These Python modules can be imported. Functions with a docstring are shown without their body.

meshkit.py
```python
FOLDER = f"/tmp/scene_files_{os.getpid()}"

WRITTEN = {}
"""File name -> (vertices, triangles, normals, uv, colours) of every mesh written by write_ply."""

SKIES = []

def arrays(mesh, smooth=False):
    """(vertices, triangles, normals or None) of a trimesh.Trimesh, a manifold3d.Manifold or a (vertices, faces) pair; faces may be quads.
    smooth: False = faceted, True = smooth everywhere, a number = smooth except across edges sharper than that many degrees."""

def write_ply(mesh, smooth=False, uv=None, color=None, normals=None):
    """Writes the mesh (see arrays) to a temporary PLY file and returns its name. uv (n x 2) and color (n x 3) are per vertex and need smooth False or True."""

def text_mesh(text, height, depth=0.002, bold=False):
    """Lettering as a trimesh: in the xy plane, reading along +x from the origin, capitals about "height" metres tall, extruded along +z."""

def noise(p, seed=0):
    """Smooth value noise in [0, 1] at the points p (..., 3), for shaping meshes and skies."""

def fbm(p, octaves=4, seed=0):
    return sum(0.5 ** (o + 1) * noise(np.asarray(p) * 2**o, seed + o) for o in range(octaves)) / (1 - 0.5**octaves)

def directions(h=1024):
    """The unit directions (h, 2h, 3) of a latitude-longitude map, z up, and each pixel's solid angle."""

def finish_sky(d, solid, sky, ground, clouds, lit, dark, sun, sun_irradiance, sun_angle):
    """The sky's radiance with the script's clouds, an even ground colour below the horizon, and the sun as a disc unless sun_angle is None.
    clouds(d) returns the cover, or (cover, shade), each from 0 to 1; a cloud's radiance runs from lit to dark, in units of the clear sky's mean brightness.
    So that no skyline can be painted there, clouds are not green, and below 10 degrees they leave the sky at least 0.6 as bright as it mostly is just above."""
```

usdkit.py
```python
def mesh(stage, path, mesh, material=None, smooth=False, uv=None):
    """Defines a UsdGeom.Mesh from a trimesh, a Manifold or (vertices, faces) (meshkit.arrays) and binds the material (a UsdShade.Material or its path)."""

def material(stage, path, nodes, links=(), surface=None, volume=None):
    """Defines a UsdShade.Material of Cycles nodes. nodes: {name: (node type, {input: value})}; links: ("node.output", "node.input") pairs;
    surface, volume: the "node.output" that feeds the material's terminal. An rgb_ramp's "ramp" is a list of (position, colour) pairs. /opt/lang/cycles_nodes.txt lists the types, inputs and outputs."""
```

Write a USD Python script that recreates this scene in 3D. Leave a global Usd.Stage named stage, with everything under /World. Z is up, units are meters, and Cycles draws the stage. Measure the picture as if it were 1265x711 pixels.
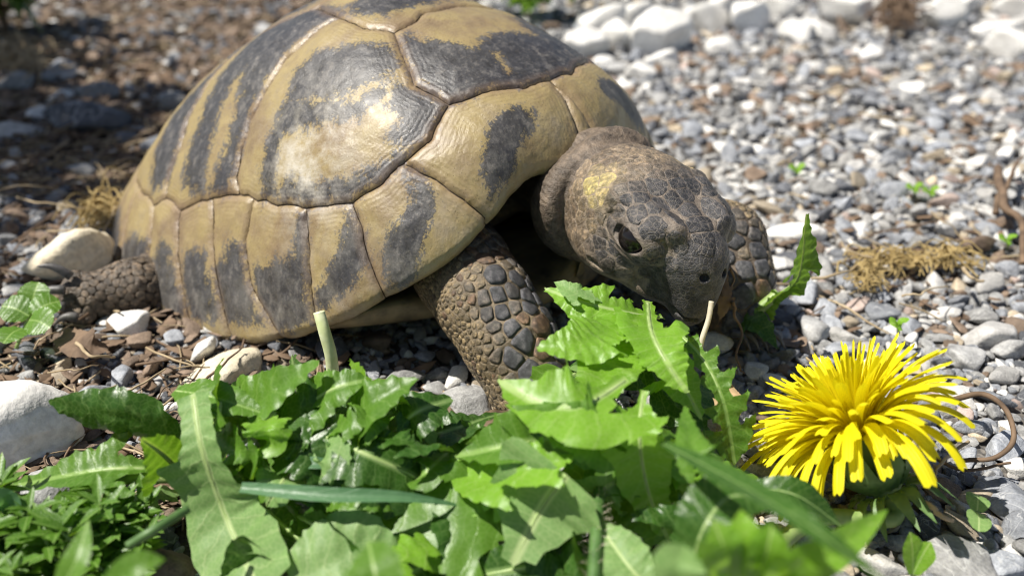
import math, random
import numpy as np, trimesh
from scipy.spatial import Delaunay, cKDTree, ConvexHull
from shapely.geometry import Polygon, Point, LineString
from shapely import affinity, contains_xy
import usdkit, meshkit
from meshkit import noise, fbm
from pxr import Usd, UsdGeom, UsdLux, UsdShade, Gf, Sdf, Vt

stage = Usd.Stage.CreateInMemory()
UsdGeom.SetStageUpAxis(stage, 'Z'); UsdGeom.SetStageMetersPerUnit(stage, 1.0)
world = UsdGeom.Xform.Define(stage, '/World'); stage.SetDefaultPrim(world.GetPrim())
UsdGeom.Scope.Define(stage, '/World/Looks')

# ------------------------------------------------------------------ camera, sky, sun, exposure
CAM_H, CAM_PITCH, FPX = 0.12509, 0.48034, 1095.0          # lens measured on the 1265 x 711 photograph
cam = UsdGeom.Camera.Define(stage, '/World/camera')
cam.CreateHorizontalApertureAttr(36.0); cam.CreateVerticalApertureAttr(36.0 * 711 / 1265)
cam.CreateFocalLengthAttr(36.0 * FPX / 1265)
cam.CreateClippingRangeAttr(Gf.Vec2f(0.01, 200.0))
cam.CreateFStopAttr(12.5); cam.CreateFocusDistanceAttr(0.198)
cam.CreateExposureAttr(0.58)
cam.AddTranslateOp().Set(Gf.Vec3d(0, 0, CAM_H)); cam.AddRotateXOp().Set(90 - math.degrees(CAM_PITCH))

SUN = np.array([-0.50, -0.07, 0.86]); SUN /= np.linalg.norm(SUN)
SKY_STRENGTH, SUN_INTENSITY = 0.05, 1.25
sky = UsdLux.DomeLight.Define(stage, '/World/sky')
sm = usdkit.material(stage, '/World/Looks/sky_light', {
    'sky': ('sky_texture', dict(sky_type='single_scattering', sun_disc=False, sun_elevation=float(math.asin(SUN[2])), sun_rotation=float(math.atan2(SUN[0], SUN[1])), air_density=1.0, aerosol_density=1.2)),
    'bg': ('background_shader', dict(strength=SKY_STRENGTH))}, [('sky.color', 'bg.color')], surface='bg.background')
UsdShade.MaterialBindingAPI.Apply(sky.GetPrim()).Bind(sm)
sky.GetPrim().SetCustomDataByKey('kind', 'structure')
sun = UsdLux.DistantLight.Define(stage, '/World/sun')
sun.CreateNormalizeAttr(True); sun.CreateIntensityAttr(SUN_INTENSITY); sun.CreateAngleAttr(0.5); sun.CreateColorAttr(Gf.Vec3f(1.0, 0.955, 0.88))
q = Gf.Rotation(Gf.Vec3d(0, 0, 1), Gf.Vec3d(*map(float, SUN)))
sun.AddTransformOp().Set(Gf.Matrix4d().SetRotate(q))

# ------------------------------------------------------------------ helpers
_c, _s = math.cos(CAM_PITCH), math.sin(CAM_PITCH)
def ray(px, py):
    "direction of a pixel of the photograph (forward component 1)"
    x, u = (px - 632.5) / FPX, (355.5 - py) / FPX
    return np.array([x, _c + u * _s, -_s + u * _c])
def at(px, py, z=0.0):
    "the point at height z seen at a pixel"
    d = ray(px, py); return np.array([0, 0, CAM_H]) + d * ((z - CAM_H) / d[2])
def aty(px, py, y):
    d = ray(px, py); return np.array([0, 0, CAM_H]) + d * (y / d[1])
def project(P):
    d = np.asarray(P, float) - [0, 0, CAM_H]
    zf = d[..., 1] * _c - d[..., 2] * _s; up = d[..., 1] * _s + d[..., 2] * _c
    zf = np.where(zf > 1e-3, zf, 1e-3)
    return np.stack([632.5 + FPX * d[..., 0] / zf, 355.5 - FPX * up / zf, zf], -1)
def unit(v):
    v = np.asarray(v, float); return v / np.maximum(np.linalg.norm(v, axis=-1, keepdims=True), 1e-12)
def rng(seed): return np.random.default_rng(seed)

used = {}
def numbered(name, parent='/World'):
    k = (parent, name); n = used.get(k, 0); used[k] = n + 1
    return f'{parent}/{name}' + (f'_{n:03d}' if n else '')
def tag(p, label=None, cat=None, group=None, kind=None):
    p = p.GetPrim() if hasattr(p, 'GetPrim') else p
    for k, v in (('label', label), ('category', cat), ('group', group), ('kind', kind)):
        if v: p.SetCustomDataByKey(k, v)
    return p
def obj(name, mesh, mat, parent=None, smooth=False, attrs=None, uv=None):
    "one Mesh prim under its parent, or under /World"
    pp = '/World' if parent is None else str(parent.GetPath())
    m = usdkit.mesh(stage, numbered(name, pp), mesh, mat, smooth=smooth, uv=uv)
    for k, a in (attrs or {}).items():
        a = np.asarray(a, np.float32); api = UsdGeom.PrimvarsAPI(m)
        if a.ndim == 1: api.CreatePrimvar(k, Sdf.ValueTypeNames.FloatArray, 'vertex').Set(Vt.FloatArray.FromNumpy(a))
        else: api.CreatePrimvar(k, Sdf.ValueTypeNames.Color3fArray, 'vertex').Set(Vt.Vec3fArray.FromNumpy(a))
    return m.GetPrim()
def thing(name, label, cat, M=None, group=None):
    x = UsdGeom.Xform.Define(stage, numbered(name))
    if M is not None: x.AddTransformOp().Set(Gf.Matrix4d(*np.asarray(M, float).T.ravel()))
    return tag(x, label, cat, group)
def mat4(R=np.eye(3), t=(0, 0, 0), s=1.0):
    M = np.eye(4); M[:3, :3] = R * np.asarray(s); M[:3, 3] = t; return M
def rot_between(a, b):
    return trimesh.geometry.align_vectors(a, b)[:3, :3]
def euler(ax, ay, az): return trimesh.transformations.euler_matrix(ax, ay, az)[:3, :3]
def mat(name, nodes, links, surface): return usdkit.material(stage, '/World/Looks/' + name, nodes, links, surface=surface)

def poly_mesh(poly, h, seed=0, jitter=0.15):
    "a flat polygon filled with evenly spread triangles: (points, faces, number of border points)"
    ring = np.array(poly.segmentize(h).exterior.coords)[:-1]
    x0, y0, x1, y1 = poly.bounds
    xs = np.arange(x0, x1 + h, h); ys = np.arange(y0, y1 + h * .866, h * .866)
    X, Y = np.meshgrid(xs, ys); X = X + (np.arange(len(ys)) % 2)[:, None] * h / 2
    P = np.stack([X.ravel(), Y.ravel()], 1) + rng(seed).uniform(-jitter, jitter, (X.size, 2)) * h
    inner = poly.buffer(-h * .55)
    P = P[contains_xy(inner, P[:, 0], P[:, 1])] if not inner.is_empty else P[:0]
    V = np.vstack([ring, P]); D = Delaunay(V).simplices; c = V[D].mean(1)
    D = D[contains_xy(poly, c[:, 0], c[:, 1])]
    a = V[D[:, 1]] - V[D[:, 0]]; b = V[D[:, 2]] - V[D[:, 0]]; cr = a[:, 0] * b[:, 1] - a[:, 1] * b[:, 0]
    D = D[np.abs(cr) > 1e-14]; cr = cr[np.abs(cr) > 1e-14]
    D[cr < 0] = D[cr < 0][:, ::-1]
    return V, D, len(ring)
def ring_dist(P, ring):
    "distance of points to a closed polyline"
    a = np.asarray(ring); b = np.roll(a, -1, 0); out = np.full(len(P), 1e9)
    for p, q_ in zip(a, b):
        d = q_ - p; t = np.clip(((P - p) @ d) / max(d @ d, 1e-18), 0, 1)
        out = np.minimum(out, np.linalg.norm(P - p - t[:, None] * d, axis=1))
    return out
def tube(points, radii, sides=8, cap=True):
    p = np.asarray(points, float); n = len(p); r = np.broadcast_to(np.asarray(radii, float), (n,))
    t = unit(np.gradient(p, axis=0)); a = np.cross(t[0], [0, 0, 1.0] if abs(t[0][2]) < .9 else [1.0, 0, 0]); A = []
    for k in range(n):
        a = a - t[k] * (a @ t[k]); a = a / (np.linalg.norm(a) + 1e-12); A.append(a)
    A = np.array(A); B = np.cross(t, A); ang = np.arange(sides) * 2 * np.pi / sides
    v = (p[:, None] + r[:, None, None] * (np.cos(ang)[None, :, None] * A[:, None] + np.sin(ang)[None, :, None] * B[:, None])).reshape(-1, 3)
    f = []
    for i in range(n - 1):
        for j in range(sides):
            k = (j + 1) % sides; a0, b0, c0, d0 = i * sides + j, i * sides + k, (i + 1) * sides + k, (i + 1) * sides + j
            f += [(a0, b0, c0), (a0, c0, d0)]
    if cap:
        v = np.vstack([v, p[:1], p[-1:]]); e = len(v)
        for j in range(sides):
            k = (j + 1) % sides; f += [(e - 2, k, j), (e - 1, (n - 1) * sides + j, (n - 1) * sides + k)]
    return v, np.array(f)
def curve(pts, n=24):
    "smooth curve through points (Catmull-Rom)"
    p = np.asarray(pts, float)
    if len(p) == 2: return p[0] + (p[1] - p[0]) * np.linspace(0, 1, n)[:, None]
    p = np.vstack([2 * p[0] - p[1], p, 2 * p[-1] - p[-2]]); m = len(p) - 3
    u = np.linspace(0, m - 1e-9, n); i = u.astype(int); t = (u - i)[:, None]
    a, b, c, d = p[i], p[i + 1], p[i + 2], p[i + 3]
    return .5 * (2 * b + (c - a) * t + (2 * a - 5 * b + 4 * c - d) * t**2 + (3 * b - a - 3 * c + d) * t**3)
def join(parts):
    v, f, n = [], [], 0
    for a, b in parts: v.append(a); f.append(np.asarray(b) + n); n += len(a)
    return np.vstack(v), np.vstack(f)

# ------------------------------------------------------------------ materials
def stone_mat(name, c1, c2, vein=None, rough=.75, scale=2.6, vary=.35):
    n = {'tc': ('texture_coordinate', {}), 'oi': ('object_info', {}),
         'off': ('vector_math', dict(math_type='scale', scale=3.0)), 'cmb': ('combine_xyz', {}), 'add': ('vector_math', dict(math_type='add')),
         'n1': ('noise_texture', dict(scale=scale, detail=6.0, roughness=.65)), 'n2': ('noise_texture', dict(scale=scale * 7, detail=4.0, roughness=.6)),
         'r1': ('rgb_ramp', dict(ramp=[(.3, c1), (.68, c2)])),
         'val': ('map_range', dict(from_min=0.0, from_max=1.0, to_min=1 - vary, to_max=1 + vary)),
         'mul': ('mix', dict(mix_type='multiply', fac=1.0)), 'spk': ('rgb_ramp', dict(ramp=[(.35, (.55, .55, .55)), (.6, (1, 1, 1))])),
         'mul2': ('mix', dict(mix_type='multiply', fac=.6)), 'bmp': ('bump', dict(strength=.55, distance=.0007)), 'p': ('principled_bsdf', dict(roughness=rough))}
    l = [('oi.random', 'cmb.x'), ('oi.random', 'cmb.y'), ('cmb.vector', 'off.vector1'), ('tc.object', 'add.vector1'), ('off.vector', 'add.vector2'),
         ('add.vector', 'n1.vector'), ('add.vector', 'n2.vector'), ('n1.fac', 'r1.fac'), ('oi.random', 'val.value'), ('r1.color', 'mul.color1'), ('val.result', 'mul.color2'),
         ('n2.fac', 'spk.fac'), ('mul.color', 'mul2.color1'), ('spk.color', 'mul2.color2'), ('n2.fac', 'bmp.height'), ('bmp.normal', 'p.normal')]
    last = 'mul2.color'
    if vein:
        n |= {'v': ('noise_texture', dict(scale=scale * .5, detail=3.0, distortion=1.2)), 'vr': ('rgb_ramp', dict(ramp=[(.485, (0, 0, 0)), (.5, (.75, .75, .75)), (.515, (0, 0, 0))])), 'vm': ('mix', dict(color2=vein))}
        l += [('add.vector', 'v.vector'), ('v.fac', 'vr.fac'), ('vr.color', 'vm.fac'), (last, 'vm.color1')]; last = 'vm.color'
    l.append((last, 'p.base_color'))
    return mat(name, n, l, 'p.BSDF')
STONE = {
    'blue_grey': stone_mat('blue_grey_stone', (.15, .16, .18), (.40, .415, .44), vein=(.48, .48, .48)),
    'grey': stone_mat('grey_stone', (.18, .178, .175), (.45, .445, .43), vein=(.48, .48, .46)),
    'pale': stone_mat('pale_grey_stone', (.36, .35, .33), (.64, .62, .585)),
    'white': stone_mat('white_stone', (.68, .66, .61), (.86, .84, .80), vary=.10),
    'tan': stone_mat('tan_stone', (.36, .29, .20), (.60, .51, .38)),
    'brown': stone_mat('brown_stone', (.13, .09, .06), (.29, .21, .15)),
    'pink': stone_mat('pinkish_stone', (.34, .26, .22), (.52, .42, .37)),
    'dark': stone_mat('dark_stone', (.06, .065, .075), (.16, .165, .18), vein=(.38, .38, .38)),
    'cream': stone_mat('cream_stone', (.62, .53, .38), (.80, .73, .56), vary=.08),
}
LANDMARKS = [('dandelion flower', 1065, 520), ('curled brown root', 1240, 525), ('paired round seedling', 1207, 635), ('pointed seedling', 1130, 680), ('golden moss tuft', 1115, 322), ('crinkled upright leaf', 990, 330), ('beak', 850, 380), ('crown of the head', 800, 175),
    ('twisted twig', 1250, 270), ('oblong tilted white stone', 893, 55), ('large round white stone', 1249, 55), ('white stone pile', 790, 50), ('brown grass tuft', 1108, 18), ('flat pale far stone', 1130, 102), ('flat white stone', 990, 283),
    ('dark slate slab', 105, 150), ('bluish pebble in the shade', 70, 92), ('cream stone by the foot', 85, 320), ('hind claws', 50, 360), ('round leaved plant', 40, 390), ('boulder at the left edge', 22, 500), ('rear slope of the shell', 190, 200), ('rear rim of the shell', 160, 375), ('cream stone under the shell', 270, 462),
    ('upright cut stalk', 405, 425), ('scaly foreleg', 620, 440), ('pale triangular leaf tip', 665, 630), ('large pale leaf', 270, 600), ('wide bright leaf', 690, 490), ('broad oval leaf', 550, 650), ('long grass blade', 440, 612), ('blurred leaf rosette', 920, 665), ('wavy upright bright leaf', 800, 570), ('dark corner tuft', 15, 30), ('bottom left corner', 40, 690), ('bottom right corner', 1250, 695)]
ORD = ['nearest', 'second nearest', 'third nearest', 'fourth nearest', 'fifth nearest', 'sixth nearest', 'seventh nearest', 'eighth nearest', 'ninth nearest', 'tenth nearest', 'eleventh nearest', 'twelfth nearest']
def situate(entries):
    "entries: (description, px, py) -> labels that tell each from the others by what it lies next to"
    from collections import defaultdict
    g = defaultdict(list); out = [None] * len(entries)
    for i, (d, u, v) in enumerate(entries):
        k = min(range(len(LANDMARKS)), key=lambda j: (LANDMARKS[j][1] - u) ** 2 + ((LANDMARKS[j][2] - v) * 1.3) ** 2); n, a, b = LANDMARKS[k]; du, dv = u - a, (v - b) * 1.3
        side = ('right of' if du > 0 else 'left of') if abs(du) > abs(dv) else ('below' if dv > 0 else 'above'); g[d, side, n].append((math.hypot(du, dv), i))
    for (d, side, n), l in g.items():
        for r, (_, i) in enumerate(sorted(l)): out[i] = f'{d} {side} the {n}' + ('' if len(l) == 1 else f', {ORD[min(r, 11)]}')
    return out
# ------------------------------------------------------------------ ground
def ground_z(x, y):
    p = np.stack([np.asarray(x, float), np.asarray(y, float), np.zeros_like(np.asarray(x, float))], -1)
    big = (fbm(p * 9, 3, 5) - .5) * .012 * np.clip((np.hypot(p[..., 0], p[..., 1]) - .12) * 4, .15, 1)
    return big - .003
def make_ground():
    ang = np.linspace(0, 2 * np.pi, 241)[:-1]
    rad = np.concatenate([np.arange(0.02, .9, .006), np.geomspace(.91, 40, 40)])
    A, R = np.meshgrid(ang, rad); X = R * np.cos(A); Y = .25 + R * np.sin(A)
    Z = ground_z(X, Y) + (fbm(np.stack([X * 160, Y * 160, 0 * X], -1), 3, 8) - .5) * .004
    v = np.stack([X, Y, Z], -1).reshape(-1, 3); n = len(ang); f = []
    i, j = np.meshgrid(np.arange(len(rad) - 1), np.arange(n), indexing='ij'); k = (j + 1) % n
    q_ = np.stack([i * n + j, i * n + k, (i + 1) * n + k, (i + 1) * n + j], -1).reshape(-1, 4)[:, ::-1]
    v = np.vstack([v, [[0, .25, float(ground_z(0, .25))]]]); c = len(v) - 1
    f = np.vstack([q_[:, [0, 1, 2]], q_[:, [0, 2, 3]], np.stack([np.arange(n), (np.arange(n) + 1) % n, np.full(n, c)], 1)])
    m = mat('soil', {'g': ('geometry', {}), 'n1': ('noise_texture', dict(scale=35.0, detail=8.0, roughness=.7)), 'n2': ('noise_texture', dict(scale=900.0, detail=4.0)), 'v': ('voronoi_texture', dict(scale=420.0)),
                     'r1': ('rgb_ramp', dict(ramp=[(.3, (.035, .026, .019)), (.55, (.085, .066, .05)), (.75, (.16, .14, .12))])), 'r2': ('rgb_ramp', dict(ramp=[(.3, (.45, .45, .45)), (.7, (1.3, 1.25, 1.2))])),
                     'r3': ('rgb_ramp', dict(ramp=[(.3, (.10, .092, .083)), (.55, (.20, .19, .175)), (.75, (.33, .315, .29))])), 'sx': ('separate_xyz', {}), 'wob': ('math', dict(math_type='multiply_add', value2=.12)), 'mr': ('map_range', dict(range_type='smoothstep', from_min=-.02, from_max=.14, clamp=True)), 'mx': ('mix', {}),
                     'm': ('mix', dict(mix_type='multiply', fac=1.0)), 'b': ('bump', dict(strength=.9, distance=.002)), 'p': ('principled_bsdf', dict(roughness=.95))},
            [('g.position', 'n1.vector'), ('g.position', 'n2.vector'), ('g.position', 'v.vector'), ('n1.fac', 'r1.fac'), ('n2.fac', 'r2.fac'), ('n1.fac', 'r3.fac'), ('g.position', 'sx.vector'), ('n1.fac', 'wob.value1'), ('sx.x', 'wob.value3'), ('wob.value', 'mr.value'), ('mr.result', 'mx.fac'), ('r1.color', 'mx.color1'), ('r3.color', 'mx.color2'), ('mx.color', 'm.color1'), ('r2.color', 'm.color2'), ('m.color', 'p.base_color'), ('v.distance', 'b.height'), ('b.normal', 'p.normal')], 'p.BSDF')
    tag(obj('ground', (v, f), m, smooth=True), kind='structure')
make_ground()

# ------------------------------------------------------------------ stones
def stone_shape(seed, sub=3, flat=.65, k=13, planes=13, rough=.03, long=1.25):
    "a chipped stone of about unit diameter: softly bevelled planes around a centre"
    r = rng(seed); b = trimesh.creation.icosphere(subdivisions=sub); d = np.array(b.vertices)
    n = unit(r.normal(size=(planes, 3))); h = r.uniform(.62, 1.0, planes)
    rr = (np.maximum(d @ n.T, 0) / h) ** k
    rad = (rr.sum(1) + 1e-3) ** (-1 / k)
    v = d * rad[:, None]; v = v * (1 + rough * 2 * (fbm(v * 2.2 + seed, 3, seed) - .5)[:, None] + rough * 1.2 * (noise(v * 9 + seed, seed) - .5)[:, None])
    v = v * np.array([long, 1.0, flat]); v /= (v.max(0) - v.min(0))[:2].mean()
    return v, np.array(b.faces)
ANG = [stone_shape(i, 3, f, 24, 10, .035, l) for i, (f, l) in enumerate([(.6, 1.2), (.75, 1.4), (.5, 1.1), (.8, 1.1), (.55, 1.6), (.65, 1.3)])]
RND = [stone_shape(20 + i, 3, f, 7, 14, .07, l) for i, (f, l) in enumerate([(.6, 1.2), (.7, 1.35), (.55, 1.5), (.75, 1.1)])]
SHAPES = ANG + RND
stage.CreateClassPrim('/World/stone_shapes')
protos = {}
def stone_proto(kind, k):
    "a class prim with one stone of a material and a shape"
    if (kind, k) not in protos:
        path = f'/World/stone_shapes/{kind}_{k}'; x = UsdGeom.Xform.Define(stage, path)
        usdkit.mesh(stage, path + '/stone', SHAPES[k], STONE[kind], smooth=38 if k < len(ANG) else True)
        protos[kind, k] = path
    return protos[kind, k]
def put_stone(name, kind, k, M, label, cat='stone', group=None):
    x = UsdGeom.Xform.Define(stage, numbered(name)); x.AddTransformOp().Set(Gf.Matrix4d(*np.asarray(M, float).T.ravel()))
    p = x.GetPrim(); p.GetReferences().AddInternalReference(stone_proto(kind, k)); p.SetInstanceable(True)
    return tag(p, label, cat, group)
taken = []          # (x, y, radius) of what already lies on the ground
def rock(name, px, py, w, kind, k, label, h=.6, turn=0.0, sink=.25, tilt=(0, 0), cat='stone', lift=0.0, stretch=1.0):
    "a larger stone of its own: w is its width in pixels at its place"
    P = at(px, py, 0.0); P[2] = ground_z(P[0], P[1]); dist = project(P)[2]; s = w * dist / FPX
    v = SHAPES[k][0]; hz = np.ptp(v[:, 2]); R = euler(tilt[0], tilt[1], turn)
    M = mat4(R @ np.diag([s, s * stretch, s * h / hz]), P + [0, 0, s * h * (.5 - sink) + lift])
    taken.append((P[0], P[1], s * .42)); return put_stone(name, kind, k, M, label, cat)
# larger stones one can tell apart
rock('boulder', 8, 545, 200, 'white', 7, 'rounded pale grey stone at the left edge beside the leaf pile', h=.8, sink=.3, turn=.4, stretch=1.1)
rock('flat_stone', 84, 334, 112, 'cream', 6, 'cream rounded stone behind the claws of the hind foot', h=.62, sink=.15, turn=.1, stretch=.7)
rock('flat_stone', 105, 150, 95, 'dark', 2, 'dark slate grey slab in the shade left of the tortoise', h=.5, sink=.2, turn=-.3)
rock('pebble', 70, 92, 44, 'blue_grey', 6, 'smooth bluish pebble above the dark slab in the shade', h=.75, sink=.2)
rock('pebble', 122, 112, 60, 'grey', 7, 'oblong grey pebble touching the back of the dark slab', h=.6, sink=.2)
rock('pebble', 212, 128, 48, 'grey', 9, 'rounded grey pebble in the shade near the rear slope of the shell', h=.7, sink=.2)
rock('pebble', 48, 140, 42, 'pale', 8, 'pale pebble left of the dark slab', h=.6, sink=.2)
rock('pebble', 72, 117, 36, 'white', 6, 'small whitish pebble between the bluish pebble and the dark slab', h=.6, sink=.2)
rock('pebble', 15, 160, 60, 'pale', 2, 'pale stone at the left edge level with the dark slab', h=.5, sink=.3)
rock('pebble', 102, 208, 46, 'grey', 7, 'oval grey pebble below the dark slab', h=.6, sink=.2, turn=-.4)
rock('pebble', 10, 205, 32, 'pale', 8, 'pale pebble at the left edge below the dark slab', h=.6)
rock('pebble', 198, 180, 56, 'dark', 9, 'dark pebble close behind the tortoise shell', h=.6)
rock('pebble', 16, 102, 46, 'grey', 6, 'greyish pebble at the left edge under the brown mulch', h=.6)
rock('pebble', 160, 405, 50, 'white', 3, 'knobbly white stone under the rear edge of the shell', h=.75, sink=.15)
rock('flat_stone', 112, 412, 62, 'blue_grey', 2, 'flat bluish stone under the hind foot', h=.3, sink=.2)
rock('flat_stone', 270, 462, 105, 'cream', 6, 'large cream stone under the shell behind the leaf pile', h=.45, sink=.3, turn=.15)
rock('pebble', 205, 500, 70, 'white', 7, 'elongated whitish stone behind the leaf pile', h=.4, sink=.3, turn=.5, stretch=.6)
rock('pebble', 575, 498, 62, 'grey', 0, 'grey angular stone between the leaves and the scaly foreleg', h=.6, sink=.2, turn=.5)
rock('pebble', 583, 524, 40, 'blue_grey', 3, 'small bluish stone below the grey stone at the foreleg', h=.6, sink=.2)
rock('flat_stone', 990, 283, 66, 'white', 7, 'flat white stone behind the upright leaf right of the head', h=.45, sink=.25)
rock('flat_stone', 945, 318, 52, 'white', 2, 'chalky white stone beside the far foreleg', h=.5, sink=.25)
# sunlit white stones along the back, right of the shell
for px, py, w, k, hh, t, lab in [
    (722, 62, 62, 6, .7, .2, 'white stone nearest the back of the shell'), (735, 42, 60, 3, .8, .9, 'blocky white stone standing behind the shell'),
    (762, 50, 66, 7, .7, -.6, 'leaning white stone right of the blocky one'), (790, 92, 42, 9, .7, .1, 'white stone lowest of the pile behind the shell'),
    (812, 52, 92, 6, .75, .5, 'broad bright white stone in the middle of the pile'), (786, 18, 62, 1, .7, .3, 'white stone at the top of the pile'),
    (838, 30, 44, 8, .8, .2, 'small white stone above the broad bright stone'), (822, 72, 40, 9, .7, .2, 'small white stone below the broad bright stone'),
    (868, 22, 56, 6, .7, -.2, 'rounded white stone right of the pile'), (893, 55, 46, 7, .55, .9, 'oblong tilted white stone lying alone on the gravel'),
    (925, 24, 64, 3, .7, .4, 'white stone left of centre in the back row'), (955, 12, 56, 6, .7, .1, 'white stone in the middle of the back row'),
    (983, 36, 50, 7, .7, -.3, 'lower white stone in front of the back row'), (1012, 34, 50, 8, .6, .2, 'low white stone beside another in front of the back row'),
    (1045, 14, 88, 2, .55, .1, 'broad flat white slab in the back row'), (1160, 22, 64, 3, .7, .6, 'white stone right of the mossy clump in the back row'),
    (1188, 10, 46, 9, .7, .2, 'white stone near the top right'), (1218, 38, 54, 7, .6, .4, 'white stone left of the large rounded stone at the right edge'),
    (1249, 52, 74, 6, .6, -.3, 'large rounded white stone at the right edge'), (1252, 14, 60, 3, .7, .2, 'white stone in the top right corner'),
    (1130, 100, 46, 7, .35, .1, 'flat pale stone lying alone on the far gravel'), (770, 108, 28, 9, .6, 0, 'small pale stone below the pile'),
    (748, 82, 34, 8, .6, .7, 'small white stone tucked against the shell side of the pile'), (900, 5, 60, 1, .8, .3, 'white stone cut by the top edge'), (1095, 2, 60, 6, .8, .3, 'white stone behind the mossy clump')]:
    rock('white_stone', px, py + w * .12, w * .84, 'white', (k * 7 + px) % 6 if px % 3 else 6 + k % 4, lab, h=hh * 1.15, turn=t, sink=.15, cat='stone', tilt=((px % 7 - 3) * .09, (py % 5 - 2) * .1))
for px, py, w, kind, k, hh, lab in [
    (1188, 690, 92, 'grey', 3, .55, 'largest grey gravel stone at the bottom, below the paired seedling'), (1235, 690, 62, 'blue_grey', 0, .55, 'grey gravel stone in the bottom right corner'),
    (1250, 612, 78, 'blue_grey', 2, .45, 'broad slate chip at the right edge beside the paired seedling'), (1090, 690, 55, 'pale', 5, .5, 'pale gravel stone left of the pointed seedling'),
    (1150, 640, 44, 'dark', 4, .5, 'dark chip between the dandelion and the paired seedling'), (1170, 600, 42, 'brown', 6, .6, 'brown stone under the right side of the dandelion'),
    (1212, 605, 46, 'tan', 7, .6, 'tan rounded stone just above the paired seedling'), (1190, 432, 50, 'grey', 3, .6, 'squarish grey stone behind the dandelion'),
    (1222, 408, 62, 'pale', 1, .6, 'long pale grey stone right above the dandelion'), (1247, 425, 42, 'grey', 6, .7, 'rounded grey stone at the right edge above the dandelion'),
    (1245, 455, 42, 'pale', 9, .6, 'pale rounded stone at the right edge level with the flower top'), (1240, 545, 56, 'blue_grey', 5, .5, 'slate stone inside the curl of the brown root'),
    (1008, 400, 52, 'grey', 0, .6, 'grey stone above the left end of the dandelion'), (1090, 375, 44, 'blue_grey', 3, .55, 'bluish stone in the gravel above the dandelion'),
    (955, 382, 46, 'dark', 2, .5, 'dark stone in the shadow right of the head'), (1045, 408, 40, 'pale', 5, .5, 'pale angular stone just above the dandelion')]:
    rock('gravel_stone', px, py, w, kind, k, lab + ' in the gravel' if 'gravel' not in lab else lab, h=hh, turn=px * .7, sink=.2, cat='stone')

# the gravel itself: stones thrown from large to small so that they do not run into each other
SHELL_C = np.array([-.031, .262])
_hd = np.array([math.cos(.71058), -math.sin(.71058)])
def tort_xy(x, y):
    dx, dy = x - SHELL_C[0], y - SHELL_C[1]; return dx * _hd[0] + dy * _hd[1], -dx * _hd[1] + dy * _hd[0]
def under_tortoise(x, y, m=0.0):
    X, Y = tort_xy(x, y); return (X / (.068 + m)) ** 2 + (Y / (.05 + m)) ** 2 < 1 if X > 0 else (X / (.098 + m)) ** 2 + (Y / (.052 + m)) ** 2 < 1
R0 = rng(11); grid = {}; CELL = .012
def free(x, y, r):
    i, j = int(x // CELL), int(y // CELL)
    for a in (i - 1, i, i + 1):
        for b in (j - 1, j, j + 1):
            for (u, v, s) in grid.get((a, b), ()):
                if (u - x) ** 2 + (v - y) ** 2 < (r + s) ** 2: return False
    return True
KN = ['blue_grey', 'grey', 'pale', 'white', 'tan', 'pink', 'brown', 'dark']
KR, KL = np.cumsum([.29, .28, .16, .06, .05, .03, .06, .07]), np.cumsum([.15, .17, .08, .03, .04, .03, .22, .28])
pebbles = []; big = np.array(taken); bigtree = cKDTree(big[:, :2])
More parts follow.
